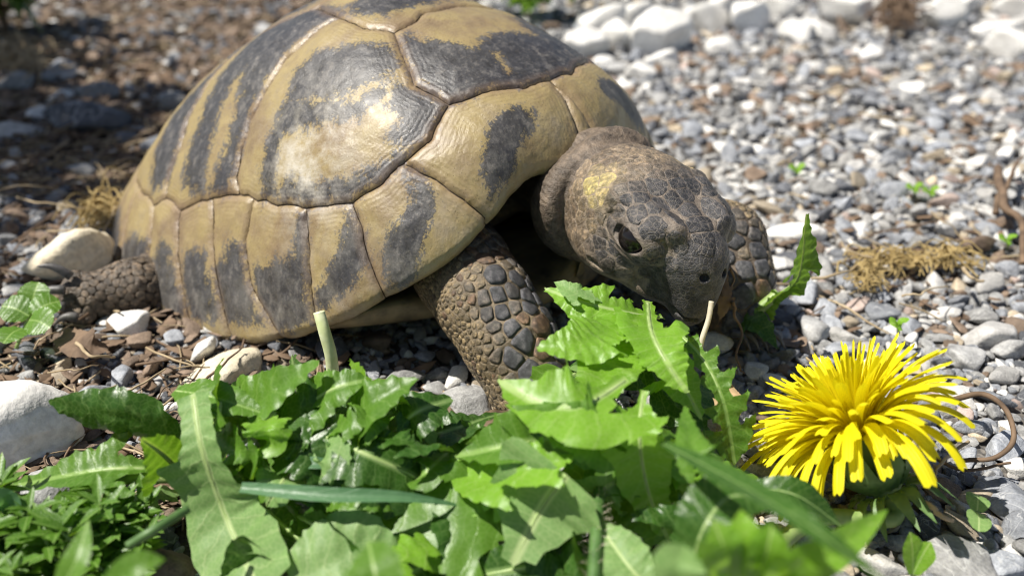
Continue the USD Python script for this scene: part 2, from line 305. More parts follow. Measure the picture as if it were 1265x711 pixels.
for dmin, dmax, ymax, tries in ((.0080, .0115, 1.3, 7000), (.0052, .0080, 1.15, 42000), (.0034, .0052, .66, 66000), (.0022, .0036, .36, 20000)):
    y = np.sqrt(R0.uniform(.04 ** 2, ymax ** 2, tries)) if dmin > .003 else R0.uniform(.06, ymax, tries); x = R0.uniform(-1, 1, tries) * (.61 * y + .09); d = R0.uniform(dmin, dmax, tries) * np.where(y > .55, 1.12, 1)
    pj = project(np.stack([x, y, 0 * x], 1)); left = np.where(pj[:, 1] < 300, pj[:, 0] < 600, pj[:, 0] < 420)
    dist, near = bigtree.query(np.stack([x, y], 1), k=4); hit = (dist < big[near, 2] + d[:, None] * .3).any(1)
    X, Y = tort_xy(x, y); ins = np.where(X > 0, (X / .068) ** 2, (X / .098) ** 2) + (Y / .05) ** 2 < 1
    ok = ~hit & ~(ins & (d > .006)) & ~(left & (y > .34) & (R0.random(tries) < .86)) & ~(left & (dmin > .008) & (R0.random(tries) < .3))
    sel = R0.random(tries); rot = R0.normal(0, .38, (tries, 2)); yaw = R0.uniform(0, 6.28, tries); zz = R0.uniform(.12, .34, tries); sh = R0.integers(0, 6, tries); sh2 = R0.integers(6, 10, tries); rn = R0.random(tries)
    gz = ground_z(x, y)
    for n in np.nonzero(ok)[0]:
        if dmin > .003:
            if not free(x[n], y[n], d[n] * .42): continue
            grid.setdefault((int(x[n] // CELL), int(y[n] // CELL)), []).append((x[n], y[n], d[n] * .42))
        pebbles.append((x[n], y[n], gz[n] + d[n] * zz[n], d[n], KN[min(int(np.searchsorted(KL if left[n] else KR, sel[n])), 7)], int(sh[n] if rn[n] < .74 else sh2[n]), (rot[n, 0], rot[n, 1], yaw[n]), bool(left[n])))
px = project(np.array([p[:3] for p in pebbles])); size = np.array([p[3] for p in pebbles]) * FPX / px[:, 2]
hidden = [Polygon([(60, 330), (150, 350), (140, 290), (250, 100), (390, 0), (620, 0), (800, 165), (900, 250), (945, 330), (940, 400), (890, 420), (890, 560), (980, 640), (1110, 711), (0, 711), (0, 560), (60, 500), (230, 500), (400, 440)]), Polygon([(905, 520), (1060, 420), (1210, 480), (1200, 560), (1010, 630)])]
seen = (px[:, 0] > 8) & (px[:, 0] < 1257) & (px[:, 1] > 8) & (px[:, 1] < 703)
for h_ in hidden: seen &= ~contains_xy(h_, px[:, 0], px[:, 1])
rank = np.argsort(-np.where(seen, size, 0))[:210]; chosen = set(rank.tolist())
WORD = {'blue_grey': 'bluish grey', 'grey': 'mid grey', 'pale': 'pale grey', 'white': 'whitish', 'tan': 'tan', 'pink': 'pinkish', 'brown': 'brown', 'dark': 'dark grey'}
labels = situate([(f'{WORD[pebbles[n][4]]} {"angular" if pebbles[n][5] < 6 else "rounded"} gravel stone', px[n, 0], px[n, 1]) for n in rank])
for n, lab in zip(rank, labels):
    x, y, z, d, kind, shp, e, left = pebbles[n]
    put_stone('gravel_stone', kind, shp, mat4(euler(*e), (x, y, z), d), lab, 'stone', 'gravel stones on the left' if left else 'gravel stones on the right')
LOW = [stone_shape(i, 2, f, 24, 10, .035, l) for i, (f, l) in enumerate([(.6, 1.2), (.75, 1.4), (.5, 1.1), (.8, 1.1), (.55, 1.6), (.65, 1.3)])] + [stone_shape(20 + i, 2, f, 7, 14, .07, l) for i, (f, l) in enumerate([(.6, 1.2), (.7, 1.35), (.55, 1.5), (.75, 1.1)])]
def instancer(name, items, protos_, kind='stuff', label=None, cat=None, parent=None):
    "items: (prototype number, 3x3, point, scale)"
    path = numbered(name) if parent is None else numbered(name, str(parent.GetPath()))
    pi = UsdGeom.PointInstancer.Define(stage, path); rel = pi.CreatePrototypesRel()
    for i, (n, mesh, m, sm_) in enumerate(protos_):
        pp = f'{path}/{n}_{i:03d}'; usdkit.mesh(stage, pp, mesh, m, smooth=sm_); rel.AddTarget(pp)
    q_ = np.array([trimesh.transformations.quaternion_from_matrix(mat4(R)) for _, R, _, _ in items])
    pi.CreateProtoIndicesAttr(Vt.IntArray([int(i[0]) for i in items])); pi.CreatePositionsAttr(Vt.Vec3fArray.FromNumpy(np.array([i[2] for i in items], np.float32)))
    pi.CreateOrientationsAttr(Vt.QuathArray([Gf.Quath(*map(float, a)) for a in q_])); pi.CreateScalesAttr(Vt.Vec3fArray.FromNumpy(np.array([np.broadcast_to(i[3], 3) for i in items], np.float32)))
    return tag(pi, label, cat, None, kind)
kinds = list(STONE); pr = [(k + '_stone', LOW[s], STONE[k], 38 if s < 6 else True) for k in kinds for s in range(10)]
items = [(kinds.index(kind) * 10 + shp, euler(*e), (x, y, z), d) for n, (x, y, z, d, kind, shp, e, left) in enumerate(pebbles) if n not in chosen]
instancer('gravel', items, pr, label='grey and brown gravel covering the ground', cat='gravel')
# ------------------------------------------------------------------ the tortoise: local frame X forward, Y to its left, Z up
T_PSI, T_TILT = .71058, -.26596
SA, SB, SH, SP, SQ, SZ0, SZ2, SE, SAR, SFL, SM = .0787, .06571, .06826, 1.67537, 1.69604, .01587, .01543, .01961, 1.35798, .11498, 2.7
TORT = np.eye(4); _tc, _ts = math.cos(T_PSI), math.sin(T_PSI)
TORT[:3, 0] = (_tc, -_ts, 0); TORT[:3, 1] = (_ts, _tc, 0); TORT[0, 3], TORT[1, 3] = SHELL_C
def to_T(P): return (np.asarray(P, float) - TORT[:3, 3]) @ TORT[:3, :3]
def from_T(P): return np.asarray(P, float) @ TORT[:3, :3].T + TORT[:3, 3]
def shell_point(S, off=0.0):
    "S: points of the flat plan of the shell (radius 1 = rim, beyond it the lip). Returns points in the tortoise frame"
    S = np.asarray(S, float); sg = np.hypot(S[:, 0], S[:, 1]); th = np.arctan2(-S[:, 1], S[:, 0]); lip = np.clip((sg - 1) / .07, 0, 1); sg = np.minimum(sg, 1)
    r0 = 1 - (1 - sg) ** 1.7; m = SM
    r = r0 * (np.abs(np.cos(th)) ** m + np.abs(np.sin(th)) ** m) ** (-1 / m)
    r = r * (1 + SFL * np.clip((-np.cos(th) + .2) * 2, 0, 1) * r0 ** 6)
    x = SA * r * np.cos(th) * np.where(np.cos(th) < 0, SAR, 1); y = -SB * (1 - SE * np.cos(th)) * r * np.sin(th)
    nt = np.exp(-((np.abs(th) - .34) / .17) ** 2) * r0 ** 8; r = r * (1 - .035 * nt)
    x, y = SA * r * np.cos(th) * np.where(np.cos(th) < 0, SAR, 1), -SB * (1 - SE * np.cos(th)) * r * np.sin(th)
    z = SH * np.maximum(1 - r0 ** SP, 0) ** (1 / SQ) + SZ0 + SZ2 * np.cos(2 * th) * r0 ** 4 + .0042 * nt
    o = np.stack([x, y, 0 * x], 1); o = unit(o)
    P = np.stack([x, y, z], 1) - o * (.0042 * lip)[:, None]; P[:, 2] -= .0016 * np.sin(np.minimum(lip * 2, 1) * np.pi / 2)
    ct, st = math.cos(T_TILT), math.sin(T_TILT)
    return np.stack([P[:, 0] * ct + P[:, 2] * st, P[:, 1], -P[:, 0] * st + P[:, 2] * ct], 1)
def shell_normal(S, e=2e-3):
    a = shell_point(S + [e, 0]) - shell_point(S - [e, 0]); b = shell_point(S + [0, e]) - shell_point(S - [0, e]); return unit(np.cross(a, b))
def plan(x, y):
    "from the (radius fraction) measure taken on the photograph to the plan used for meshing"
    r = math.hypot(x, y); s = 1 - max(1 - r, 0) ** (1 / 1.7) if r < 1 else 1.0; return (x / r * s, y / r * s) if r > 1e-9 else (0, 0)
def rim(deg): return (math.cos(math.radians(deg)), -math.sin(math.radians(deg)))
N = dict(D=plan(.885, 0), B=plan(.723, -.418), A=plan(.445, -.286), A2=plan(.202, -.290), V23=plan(.0, -.225), C23t=plan(-.225, -.27), V34=plan(-.41, -.19), C34t=plan(-.58, -.24), V45=plan(-.70, -.15), C4e=plan(-.80, -.28),
         F=plan(.661, -.611), m23=plan(.534, -.741), m34=plan(.374, -.812), m45=plan(.10, -.855), k1=plan(.026, -.85), m56=plan(-.09, -.85), m67=plan(-.235, -.845), k2=plan(-.32, -.80), m78=plan(-.372, -.80), m89=plan(-.54, -.69), k3=plan(-.62, -.62), m910=plan(-.70, -.50), m1011=plan(-.805, -.30), m11s=plan(-.86, -.10),
         n=rim(3.0), r12=rim(30.8), r23=rim(52), r34=rim(66.8), r45=rim(78.2), r56=rim(91), r67=rim(99.2), r78=rim(107.5), r89=rim(120), r910=rim(136), r1011=rim(153), r11s=rim(170))
MID = {('B', 'A'): [(.603, -.426), (.533, -.37)], ('B', 'D'): [(.798, -.31), (.871, -.154)], ('A', 'A2'): [(.328, -.314)], ('A2', 'k1'): [(.14, -.401), (.087, -.506), (.03, -.63), (0, -.70), (-.003, -.77), (.0, -.821)],
       ('B', 'F'): [(.71, -.518)], ('F', 'm23'): [(.604, -.677)], ('m23', 'm34'): [(.466, -.776)], ('m34', 'm45'): [(.245, -.841), (.179, -.844), (.128, -.857)], ('C23t', 'k2'): [(-.318, -.407), (-.325, -.64)], ('F', 'r12'): [(.768, -.574)],
       ('m23', 'r23'): [(.568, -.76), (.590, -.785)], ('m45', 'r45'): [(.084, -.916), (.105, -.957)]}
def mid_pts(a, b):
    if (a, b) in MID: return [plan(*p) for p in MID[a, b]]
    if (b, a) in MID: return [plan(*p) for p in MID[b, a]][::-1]
    return []
def wavy(P):
    P = np.asarray(P, float); k = np.clip((1.0 - np.hypot(P[:, 0], P[:, 1])) * 12, 0, 1)[:, None]
    q_ = np.c_[P * 14, np.zeros(len(P))]; w = np.stack([fbm(q_, 3, 3), fbm(q_ + 7.7, 3, 4)], 1) - .5
    return P + w * .026 * k
def path_of(names, mirror=False):
    out = []
    for a, b in zip(names, names[1:] + names[:1]):
        fl = lambda p: (p[0], -p[1])
        ma, mb = a.endswith("'"), b.endswith("'"); pa, pb = N[a.strip("'")], N[b.strip("'")]
        pts = [fl(pa) if ma else pa]
        if a[0] == 'r' and b[0] == 'r' or a[0] == 'n' and b[0] == 'r' or (a[0] == 'r' or a[0] == 'n') and b[0] == 'n':   # along the rim, out over the lip
            q0 = np.array(fl(pa) if ma else pa) * 1.07; q1 = np.array(fl(pb) if mb else pb) * 1.07
            t0, t1 = math.atan2(q0[1], q0[0]), math.atan2(q1[1], q1[0]); dt = (t1 - t0 + math.pi) % (2 * math.pi) - math.pi
            pts += [(1.07 * math.cos(t0 + dt * k), 1.07 * math.sin(t0 + dt * k)) for k in np.linspace(0, 1, 12)]
        else:
            mm = mid_pts(a.strip("'"), b.strip("'")); pts += [fl(p) for p in mm] if (ma or mb) else mm
        out += pts
    if mirror: out = [(x, -y) for x, y in out]
    return out
SCUTES = [('nuchal_scute', ['D', 'n', "n'"], 0), ('vertebral_scute', ['A', 'B', 'D', "B'", "A'"], 0), ('vertebral_scute', ['A', "A'", "A2'", "V23'", 'V23', 'A2'], 0),
          ('vertebral_scute', ['V23', "V23'", "C23t'", "V34'", 'V34', 'C23t'], 0), ('vertebral_scute', ['V34', "V34'", "C34t'", "V45'", 'V45', 'C34t'], 0), ('vertebral_scute', ['V45', "V45'", "C4e'", "m1011'", "m11s'", 'm11s', 'm1011', 'C4e'], 0),
          ('supracaudal_scute', ['m11s', "m11s'", "r11s'", 'r11s'], 0)]
for c in (['A', 'A2', 'k1', 'm45', 'm34', 'm23', 'F', 'B'], ['A2', 'V23', 'C23t', 'k2', 'm67', 'm56', 'k1'], ['C23t', 'V34', 'C34t', 'k3', 'm89', 'm78', 'k2'], ['C34t', 'V45', 'C4e', 'm1011', 'm910', 'k3']): SCUTES.append(('costal_scute', c, 1))
for c in (['D', 'B', 'F', 'r12', 'n'], ['F', 'm23', 'r23', 'r12'], ['m23', 'm34', 'r34', 'r23'], ['m34', 'm45', 'r45', 'r34'], ['m45', 'k1', 'm56', 'r56', 'r45'], ['m56', 'm67', 'r67', 'r56'], ['m67', 'k2', 'm78', 'r78', 'r67'], ['m78', 'm89', 'r89', 'r78'], ['m89', 'k3', 'm910', 'r910', 'r89'], ['m910', 'm1011', 'r1011', 'r910'], ['m1011', 'm11s', 'r11s', 'r1011']): SCUTES.append(('marginal_scute', c, 1))
DARK = [  # outlines of the dark markings, on the right side; the left side has the same
    [(.479, -.302), (.586, -.396), (.697, -.423), (.732, -.402), (.796, -.306), (.857, -.182), (.88, -.03), (.86, .05), (.80, .06), (.728, .06), (.688, .03), (.687, -.081), (.702, -.198), (.645, -.209), (.597, -.238), (.54, -.278), (.485, -.272)],
    [(.219, -.635), (.202, -.548), (.25, -.479), (.366, -.411), (.472, -.35), (.532, -.408), (.5, -.466), (.468, -.52), (.391, -.58)],
    [(.22, -.639), (.47, -.575), (.541, -.474), (.547, -.497), (.483, -.597), (.379, -.65), (.225, -.71), (.222, -.79), (.253, -.829), (.168, -.844), (.169, -.762), (.175, -.688)],
    [(.573, -.46), (.637, -.446), (.707, -.429), (.712, -.458), (.687, -.522), (.648, -.584), (.613, -.582), (.634, -.522), (.576, -.523)],
    [(.42, -.789), (.266, -.831), (.292, -.793), (.414, -.77), (.534, -.709), (.595, -.649), (.63, -.603), (.656, -.607), (.602, -.674), (.517, -.746)],
    [(.041, -.22), (.199, -.27), (.125, -.358), (.054, -.475), (.005, -.617), (-.012, -.694), (-.01, -.768), (-.029, -.838), (-.103, -.842), (-.054, -.766), (-.062, -.644), (-.097, -.51), (-.147, -.569), (-.149, -.671), (-.143, -.753), (-.147, -.834), (-.212, -.806), (-.231, -.733), (-.226, -.597), (-.219, -.435), (-.192, -.254)],
    [(-.271, -.271), (-.222, -.25), (-.34, -.40), (-.33, -.61), (-.32, -.765), (-.40, -.76), (-.44, -.671), (-.45, -.518), (-.36, -.42)],
    [(-.55, -.30), (-.60, -.30), (-.66, -.45), (-.62, -.58), (-.56, -.55)],
    [(.856, -.377), (.891, -.277), (.925, -.213), (.94, -.248), (.927, -.342), (.917, -.389), (.876, -.471), (.86, -.472), (.858, -.437)],
    [(.673, -.612), (.753, -.599), (.734, -.661), (.690, -.73), (.640, -.768), (.63, -.755), (.64, -.735), (.679, -.691), (.704, -.645)],
    [(.534, -.749), (.574, -.768), (.583, -.788), (.544, -.83), (.441, -.895), (.388, -.915), (.457, -.869), (.518, -.814)],
    [(.137, -.947), (.271, -.914), (.350, -.885), (.35, -.835), (.381, -.817), (.373, -.9), (.366, -.929), (.225, -.974), (.164, -.98)],
    [(-.054, -.951), (-.004, -.937), (.02, -.919), (.065, -.927), (.083, -.953), (.143, -.986), (-.01, -.994), (-.043, -.979)],
    [(-.186, -.935), (-.155, -.924), (-.106, -.931), (-.08, -.959), (-.039, -.992), (-.134, -.985), (-.162, -.967)],
    [(-.302, -.904), (-.276, -.889), (-.243, -.907), (-.21, -.948), (-.173, -.979), (-.261, -.957), (-.285, -.932)],
    [(-.529, -.814), (-.462, -.825), (-.366, -.863), (-.328, -.913), (-.31, -.94), (-.416, -.903), (-.487, -.86)],
    [(-.68, -.66), (-.60, -.72), (-.55, -.80), (-.62, -.78), (-.69, -.71)], [(-.85, -.36), (-.78, -.48), (-.80, -.56), (-.88, -.42)],
    [(.36, -.22), (.40, -.05), (.41, .02), (.30, .02), (.24, -.10), (.20, -.22), (.26, -.26)], [(-.08, -.18), (-.06, .02), (-.24, .02), (-.30, -.14), (-.22, -.2)], [(-.47, -.15), (-.45, .02), (-.6, .02), (-.63, -.12), (-.56, -.18)]]
YELL = [[(.737, -.14), (.75, -.095), (.815, -.125), (.813, -.165)]]
CLEAR = []
def densify(p, h=.02):
    return np.array(Polygon(p).segmentize(h).exterior.coords)[:-1]
DP = [Polygon(densify([plan(*q_) for q_ in d])).buffer(0) for d in DARK]; DP += [affinity.scale(d, 1, -1, origin=(0, 0)) for d in DP]
YP = [Polygon([plan(*q_) for q_ in d]).buffer(0) for d in YELL]
def signed(polys, S):
    out = np.full(len(S), -1.0)
    for pg in polys:
        x0, y0, x1, y1 = pg.bounds; m = (S[:, 0] > x0 - .12) & (S[:, 0] < x1 + .12) & (S[:, 1] > y0 - .12) & (S[:, 1] < y1 + .12)
        if not m.any(): continue
        for g in getattr(pg, 'geoms', [pg]):
            d = ring_dist(S[m], np.array(g.exterior.coords)[:-1]); i = contains_xy(g, S[m][:, 0], S[m][:, 1])
            out[m] = np.maximum(out[m], np.where(i, d, -d))
    return out

def shell_material():
    nd = {'tc': ('texture_coordinate', {}), 'dk': ('attribute', dict(attribute='dark')), 'bd': ('attribute', dict(attribute='border')), 'wr': ('attribute', dict(attribute='worn')),
          'n1': ('noise_texture', dict(scale=330.0, detail=6.0, roughness=.75)), 'n2': ('noise_texture', dict(scale=1500.0, detail=3.0, roughness=.6)), 'n3': ('noise_texture', dict(scale=60.0, detail=6.0, roughness=.65)), 'n4': ('noise_texture', dict(scale=2600.0, detail=2.0)),
          'n5': ('noise_texture', dict(scale=140.0, detail=5.0, roughness=.7)),
          # frayed edge of the dark markings
          'f1': ('math', dict(math_type='multiply_add', value2=.13, value3=-.058)), 'f1b': ('math', dict(math_type='multiply_add', value2=.075, value3=-.034)), 'f2': ('math', dict(math_type='add')), 'f2b': ('math', dict(math_type='add')),
          'dm': ('map_range', dict(range_type='smoothstep', from_min=-.009, from_max=.011, to_min=0.0, to_max=.94, clamp=True)),
          'horn': ('rgb_ramp', dict(ramp=[(.28, (.150, .100, .058)), (.42, (.228, .164, .084)), (.58, (.312, .238, .102)), (.72, (.265, .206, .118))])),
          'dark': ('rgb_ramp', dict(ramp=[(.3, (.013, .014, .017)), (.52, (.034, .036, .044)), (.70, (.15, .14, .13))])),
          'c1': ('mix', {}), 'edge': ('map_range', dict(range_type='smoothstep', from_min=0.0002, from_max=.0032, to_min=.75, to_max=0.0, clamp=True)), 'em': ('math', dict(math_type='multiply')), 'c2': ('mix', dict(color2=(.23, .15, .095))),
          # scuffed, chalky wear
          'wn': ('rgb_ramp', dict(ramp=[(.42, (0, 0, 0)), (.66, (1, 1, 1))])), 'wa': ('math', dict(math_type='multiply')), 'c3': ('mix', dict(color2=(.52, .48, .40))),
          'sn': ('rgb_ramp', dict(ramp=[(.55, (0, 0, 0)), (.75, (.26, .26, .26))])), 'c4': ('mix', dict(color2=(.33, .28, .22))),
          'sp': ('rgb_ramp', dict(ramp=[(.27, (.35, .28, .2)), (.36, (1, 1, 1))])), 'c5': ('mix', dict(mix_type='multiply', fac=.75)),
          # growth rings and scratches
          'sx': ('math', dict(math_type='multiply', value2=5200.0)), 'wob': ('math', dict(math_type='multiply_add', value2=9.0)), 'sin': ('math', dict(math_type='sine')), 'fade': ('map_range', dict(from_min=.002, from_max=.011, to_min=.16, to_max=0.0, clamp=True)), 'ring': ('math', dict(math_type='multiply')),
          'hs': ('math', dict(math_type='multiply_add', value2=2.2)), 'hs2': ('math', dict(math_type='multiply_add', value2=.8)),
          'b': ('bump', dict(strength=.40, distance=.00032)), 'ro': ('map_range', dict(from_min=.3, from_max=.75, to_min=.32, to_max=.58, clamp=True)),
          'p': ('principled_bsdf', dict(roughness=.42, specular_ior_level=.55, coat_weight=.08, coat_roughness=.30))}
    nd['mp'] = ('mapping', dict(scale=(1.0, 1.0, .42)))
    l = [('tc.object', 'mp.vector'), ('mp.vector', 'n1.vector')] + [('tc.object', f'n{i}.vector') for i in (2, 3, 4, 5)]
    l += [('n1.fac', 'f1.value1'), ('n2.fac', 'f1b.value1'), ('f1.value', 'f2.value1'), ('f1b.value', 'f2.value2'), ('f2.value', 'f2b.value1'), ('dk.fac', 'f2b.value2'), ('f2b.value', 'dm.value'),
          ('n3.fac', 'horn.fac'), ('n1.fac', 'dark.fac'), ('dm.result', 'c1.fac'), ('horn.color', 'c1.color1'), ('dark.color', 'c1.color2'),
          ('bd.fac', 'edge.value'), ('edge.result', 'em.value1'), ('n5.fac', 'em.value2'), ('em.value', 'c2.fac'), ('c1.color', 'c2.color1'),
          ('n5.fac', 'wn.fac'), ('wn.color', 'wa.value1'), ('wr.fac', 'wa.value2'), ('wa.value', 'c3.fac'), ('c2.color', 'c3.color1'),
          ('n2.fac', 'sn.fac'), ('sn.color', 'c4.fac'), ('c3.color', 'c4.color1'), ('n4.fac', 'sp.fac'), ('c4.color', 'c5.color1'), ('sp.color', 'c5.color2'), ('c5.color', 'p.base_color'),
          ('bd.fac', 'sx.value1'), ('n3.fac', 'wob.value1'), ('sx.value', 'wob.value3'), ('wob.value', 'sin.value1'), ('bd.fac', 'fade.value'), ('sin.value', 'ring.value1'), ('fade.result', 'ring.value2'),
          ('n1.fac', 'hs.value1'), ('ring.value', 'hs.value3'), ('n2.fac', 'hs2.value1'), ('hs.value', 'hs2.value3'), ('hs2.value', 'b.height'), ('b.normal', 'p.normal'), ('n1.fac', 'ro.value'), ('ro.result', 'p.roughness')]
    return mat('horn_scute', nd, l, 'p.BSDF')
M_SCUTE = shell_material()
def skin_mat(name, c1, c2, c3, scale=300.0, rough=.62, bump=.6, attr=None, cell=5.0, crack=0.0):
    nd = {'tc': ('texture_coordinate', {}), 'n1': ('noise_texture', dict(scale=scale, detail=5.0, roughness=.65)), 'n2': ('noise_texture', dict(scale=scale * 7, detail=3.0)), 'v': ('voronoi_texture', dict(scale=scale * cell, feature='distance_to_edge')),
          'r': ('rgb_ramp', dict(ramp=[(.3, c1), (.5, c2), (.7, c3)])), 'h': ('math', dict(math_type='multiply_add', value2=.7)), 'vr': ('math', dict(math_type='minimum', value2=.12)), 'b': ('bump', dict(strength=bump, distance=.0004)), 'p': ('principled_bsdf', dict(roughness=rough))}
    l = [('tc.object', 'n1.vector'), ('tc.object', 'n2.vector'), ('tc.object', 'v.vector'), ('n1.fac', 'r.fac'), ('v.distance', 'vr.value1'), ('n2.fac', 'h.value1'), ('vr.value', 'h.value3'), ('h.value', 'b.height'), ('b.normal', 'p.normal')]
    if attr:
        nd |= {'a': ('attribute', dict(attribute=attr)), 'm': ('mix', dict(mix_type='multiply', fac=1.0)), 'g': ('mix', dict(mix_type='multiply', fac=1.0, color2=(2.0, 2.0, 2.0)))}
        l += [('r.color', 'm.color1'), ('a.color', 'm.color2'), ('m.color', 'g.color1')]
        nd |= {'ck': ('map_range', dict(from_min=.0, from_max=.075, to_min=crack, to_max=0.0, clamp=True)), 'cn': ('math', dict(math_type='multiply')), 'cm': ('mix', dict(color2=(.27, .225, .175)))}
        l += [('v.distance', 'ck.value'), ('ck.result', 'cn.value1'), ('n1.fac', 'cn.value2'), ('cn.value', 'cm.fac'), ('g.color', 'cm.color1'), ('cm.color', 'p.base_color')]
    else: l.append(('r.color', 'p.base_color'))
    return mat(name, nd, l, 'p.BSDF')
M_SEAM = skin_mat('shell_seam', (.07, .045, .03), (.14, .095, .06), (.22, .16, .10), 250.0)

tortoise = thing('tortoise', 'tortoise with yellow and black domed shell eating dandelion leaves on the gravel', 'tortoise', TORT)
def plan_disc(n, rmax=1.07, inner=.02):
    ang = np.arange(n) * 2 * np.pi / n; rr = np.linspace(inner, rmax, n // 3); A, R = np.meshgrid(ang, rr); S = np.stack([R * np.cos(A), R * np.sin(A)], -1).reshape(-1, 2); f = []
    i, j = np.meshgrid(np.arange(len(rr) - 1), np.arange(n), indexing='ij'); k = (j + 1) % n
    q_ = np.stack([i * n + j, i * n + k, (i + 1) * n + k, (i + 1) * n + j], -1).reshape(-1, 4)[:, ::-1]; f = np.vstack([q_[:, [0, 1, 2]], q_[:, [0, 2, 3]]])
    S = np.vstack([S, [[0, 0]]]); f = np.vstack([f, np.stack([np.arange(n), (np.arange(n) + 1) % n, np.full(n, len(S) - 1)], 1)]); return S, f
_S, _f = plan_disc(240); _o = shell_point(_S) - shell_normal(_S) * .0006; _in = shell_point(_S) - shell_normal(_S) * .0042; _n = len(_S)
_in[np.hypot(_S[:, 0], _S[:, 1]) > 1.0] = _o[np.hypot(_S[:, 0], _S[:, 1]) > 1.0]
carapace = obj('carapace', join([(_o, _f), (_in, _f[:, ::-1])]), M_SEAM, tortoise, smooth=True)
def make_scute(name, names, mirror):
    pg = Polygon(wavy(densify(path_of(names, mirror), .012))).buffer(0)
    if pg.geom_type != 'Polygon': pg = max(pg.geoms, key=lambda g: g.area)
    cen = np.array(pg.centroid.coords[0]); far = (cen[1] > .25) or (cen[0] < -.75)
    h = .0125 if far else .0068
    core = pg.buffer(-.0016)
    if core.geom_type != 'Polygon': core = max(core.geoms, key=lambda g: g.area)
    S, F, nb = poly_mesh(core.simplify(.0008), h, 3)
    P0 = shell_point(S); Nn = shell_normal(S)
    ring3 = shell_point(densify(np.array(pg.exterior.coords)[:-1], .01)); inside = np.hypot(*densify(np.array(pg.exterior.coords)[:-1], .01).T) < 1.02
    tree = cKDTree(ring3[inside]); bd = tree.query(P0)[0]
    t = np.clip(bd / .0013, 0, 1); prof = (1 - (1 - t) ** 2.2) * .0009 - .0006
    puff = .0010 * np.clip(bd / .012, 0, 1) ** .8
    q_ = P0 * 1
    und = (fbm(q_ * 110, 3, 2) - .5) * .0009 * np.clip(bd / .003, 0, 1) + np.sin(bd * 2 * np.pi / .0021 + 5 * fbm(q_ * 70, 2, 9)) * .000006 * np.clip(1.4 - bd / .009, .1, 1) + (noise(q_ * 700, 5) - .5) * .00016
    P = P0 + Nn * (prof + puff + und)[:, None]
    dk = np.minimum(signed(DP, S), -signed(YP, S))
    r = np.hypot(S[:, 0], S[:, 1]); wornf = np.exp(-((S[:, 0] - N_W[0]) ** 2 + (np.abs(S[:, 1]) - N_W[1]) ** 2) / .018) + .25 * np.clip((r - .75) * 4, 0, 1)
    obj(name, (P, F), M_SCUTE, carapace, smooth=True, attrs=dict(dark=dk, border=bd, worn=np.clip(wornf, 0, 1)))
N_W = (plan(.36, -.74)[0], -plan(.36, -.74)[1])
for nm, path, both in SCUTES:
    make_scute(nm, path, False)
    if both: make_scute(nm, path, True)
# ------------------------------------------------------------------ the tortoise's body: one skin from a distance field
H_R = euler(0, 0, -.3536) @ euler(0, .1464, 0) @ euler(-.0354, 0, 0); H_T = np.array([.0916, -.0083, .0408]); H_S = 1.15
def to_H(P): return ((np.asarray(P, float) - H_T) @ H_R) / H_S
def from_H(P): return (np.asarray(P, float) * H_S) @ H_R.T + H_T
def ell(p, c, r, R=None):
    d = p - np.asarray(c); d = d @ R if R is not None else d
    r = np.asarray(r); a = np.linalg.norm(d / r, axis=-1); b = np.linalg.norm(d / r ** 2, axis=-1); return a * (a - 1) / np.maximum(b, 1e-9)
def cap(p, a, b, ra, rb):
    a, b = np.asarray(a, float), np.asarray(b, float); d = b - a; t = np.clip(((p - a) @ d) / (d @ d), 0, 1); return np.linalg.norm(p - a - t[..., None] * d, axis=-1) - (ra + (rb - ra) * t)
def smin(a, b, k): h = np.clip(.5 + .5 * (b - a) / k, 0, 1); return b + (a - b) * h - k * h * (1 - h)
def smax(a, b, k): return -smin(-a, -b, k)
EYE_C = np.array([.0082, .0104, .0032]); SLIT = unit([1.0, -.22, -.10])
def head_sdf(h):
    m = h * np.array([1, -1, 1]); m = np.where(h[..., 1:2] > 0, h, m)          # both halves alike
    d = ell(h, (-.0045, 0, .0010), (.0165, .0138, .0122))
    d = smin(d, ell(h, (.0106, 0, -.0006), (.0112, .0082, .0088)), .0032)
    d = smin(d, ell(h, (.0168, 0, -.0062), (.0052, .0050, .0082)), .0026)
    d = smin(d, ell(m, (-.0035, .0080, -.0050), (.0115, .0062, .0064)), .003)
    d = smin(d, ell(h, (.0020, 0, -.0088), (.0152, .0088, .0045)), .002)
    d = smin(d, cap(m, (.001, .0092, .0080), (.0140, .0058, .0068), .0026, .0018), .0028)
    d = smin(d, ell(m, (.0080, .0086, .0028), (.0062, .0046, .0054)), .0022)
    d = smax(d, -cap(m, (.0205, .0012, -.0108), (.0120, .0092, -.0078), .0005, .0006), .0009)
    d = smax(d, -cap(m, (.0120, .0092, -.0078), (.0000, .0135, -.0066), .0006, .0005), .0009)
    d = smax(d, -(np.linalg.norm((m - [.0211, .0024, -.0002]) * [.6, 1, 1], axis=-1) - .00085), .0003)
    e = m - EYE_C; rr = np.linalg.norm(e - (e @ SLIT)[..., None] * SLIT * .45, axis=-1)
    d = d + .00016 * np.cos(rr * 2 * np.pi / .0013) * np.exp(-((rr - .0042) / .0016) ** 2)       # folds round the eye
    up = unit(np.cross(SLIT, [0, 1.0, 0])); sr = np.stack([SLIT, np.cross(up, SLIT), up], 1)
    d = smax(d, -ell(m, (.0084, .0142, .0030), (.0046, .0056, .0020), sr), .0006)
    return d
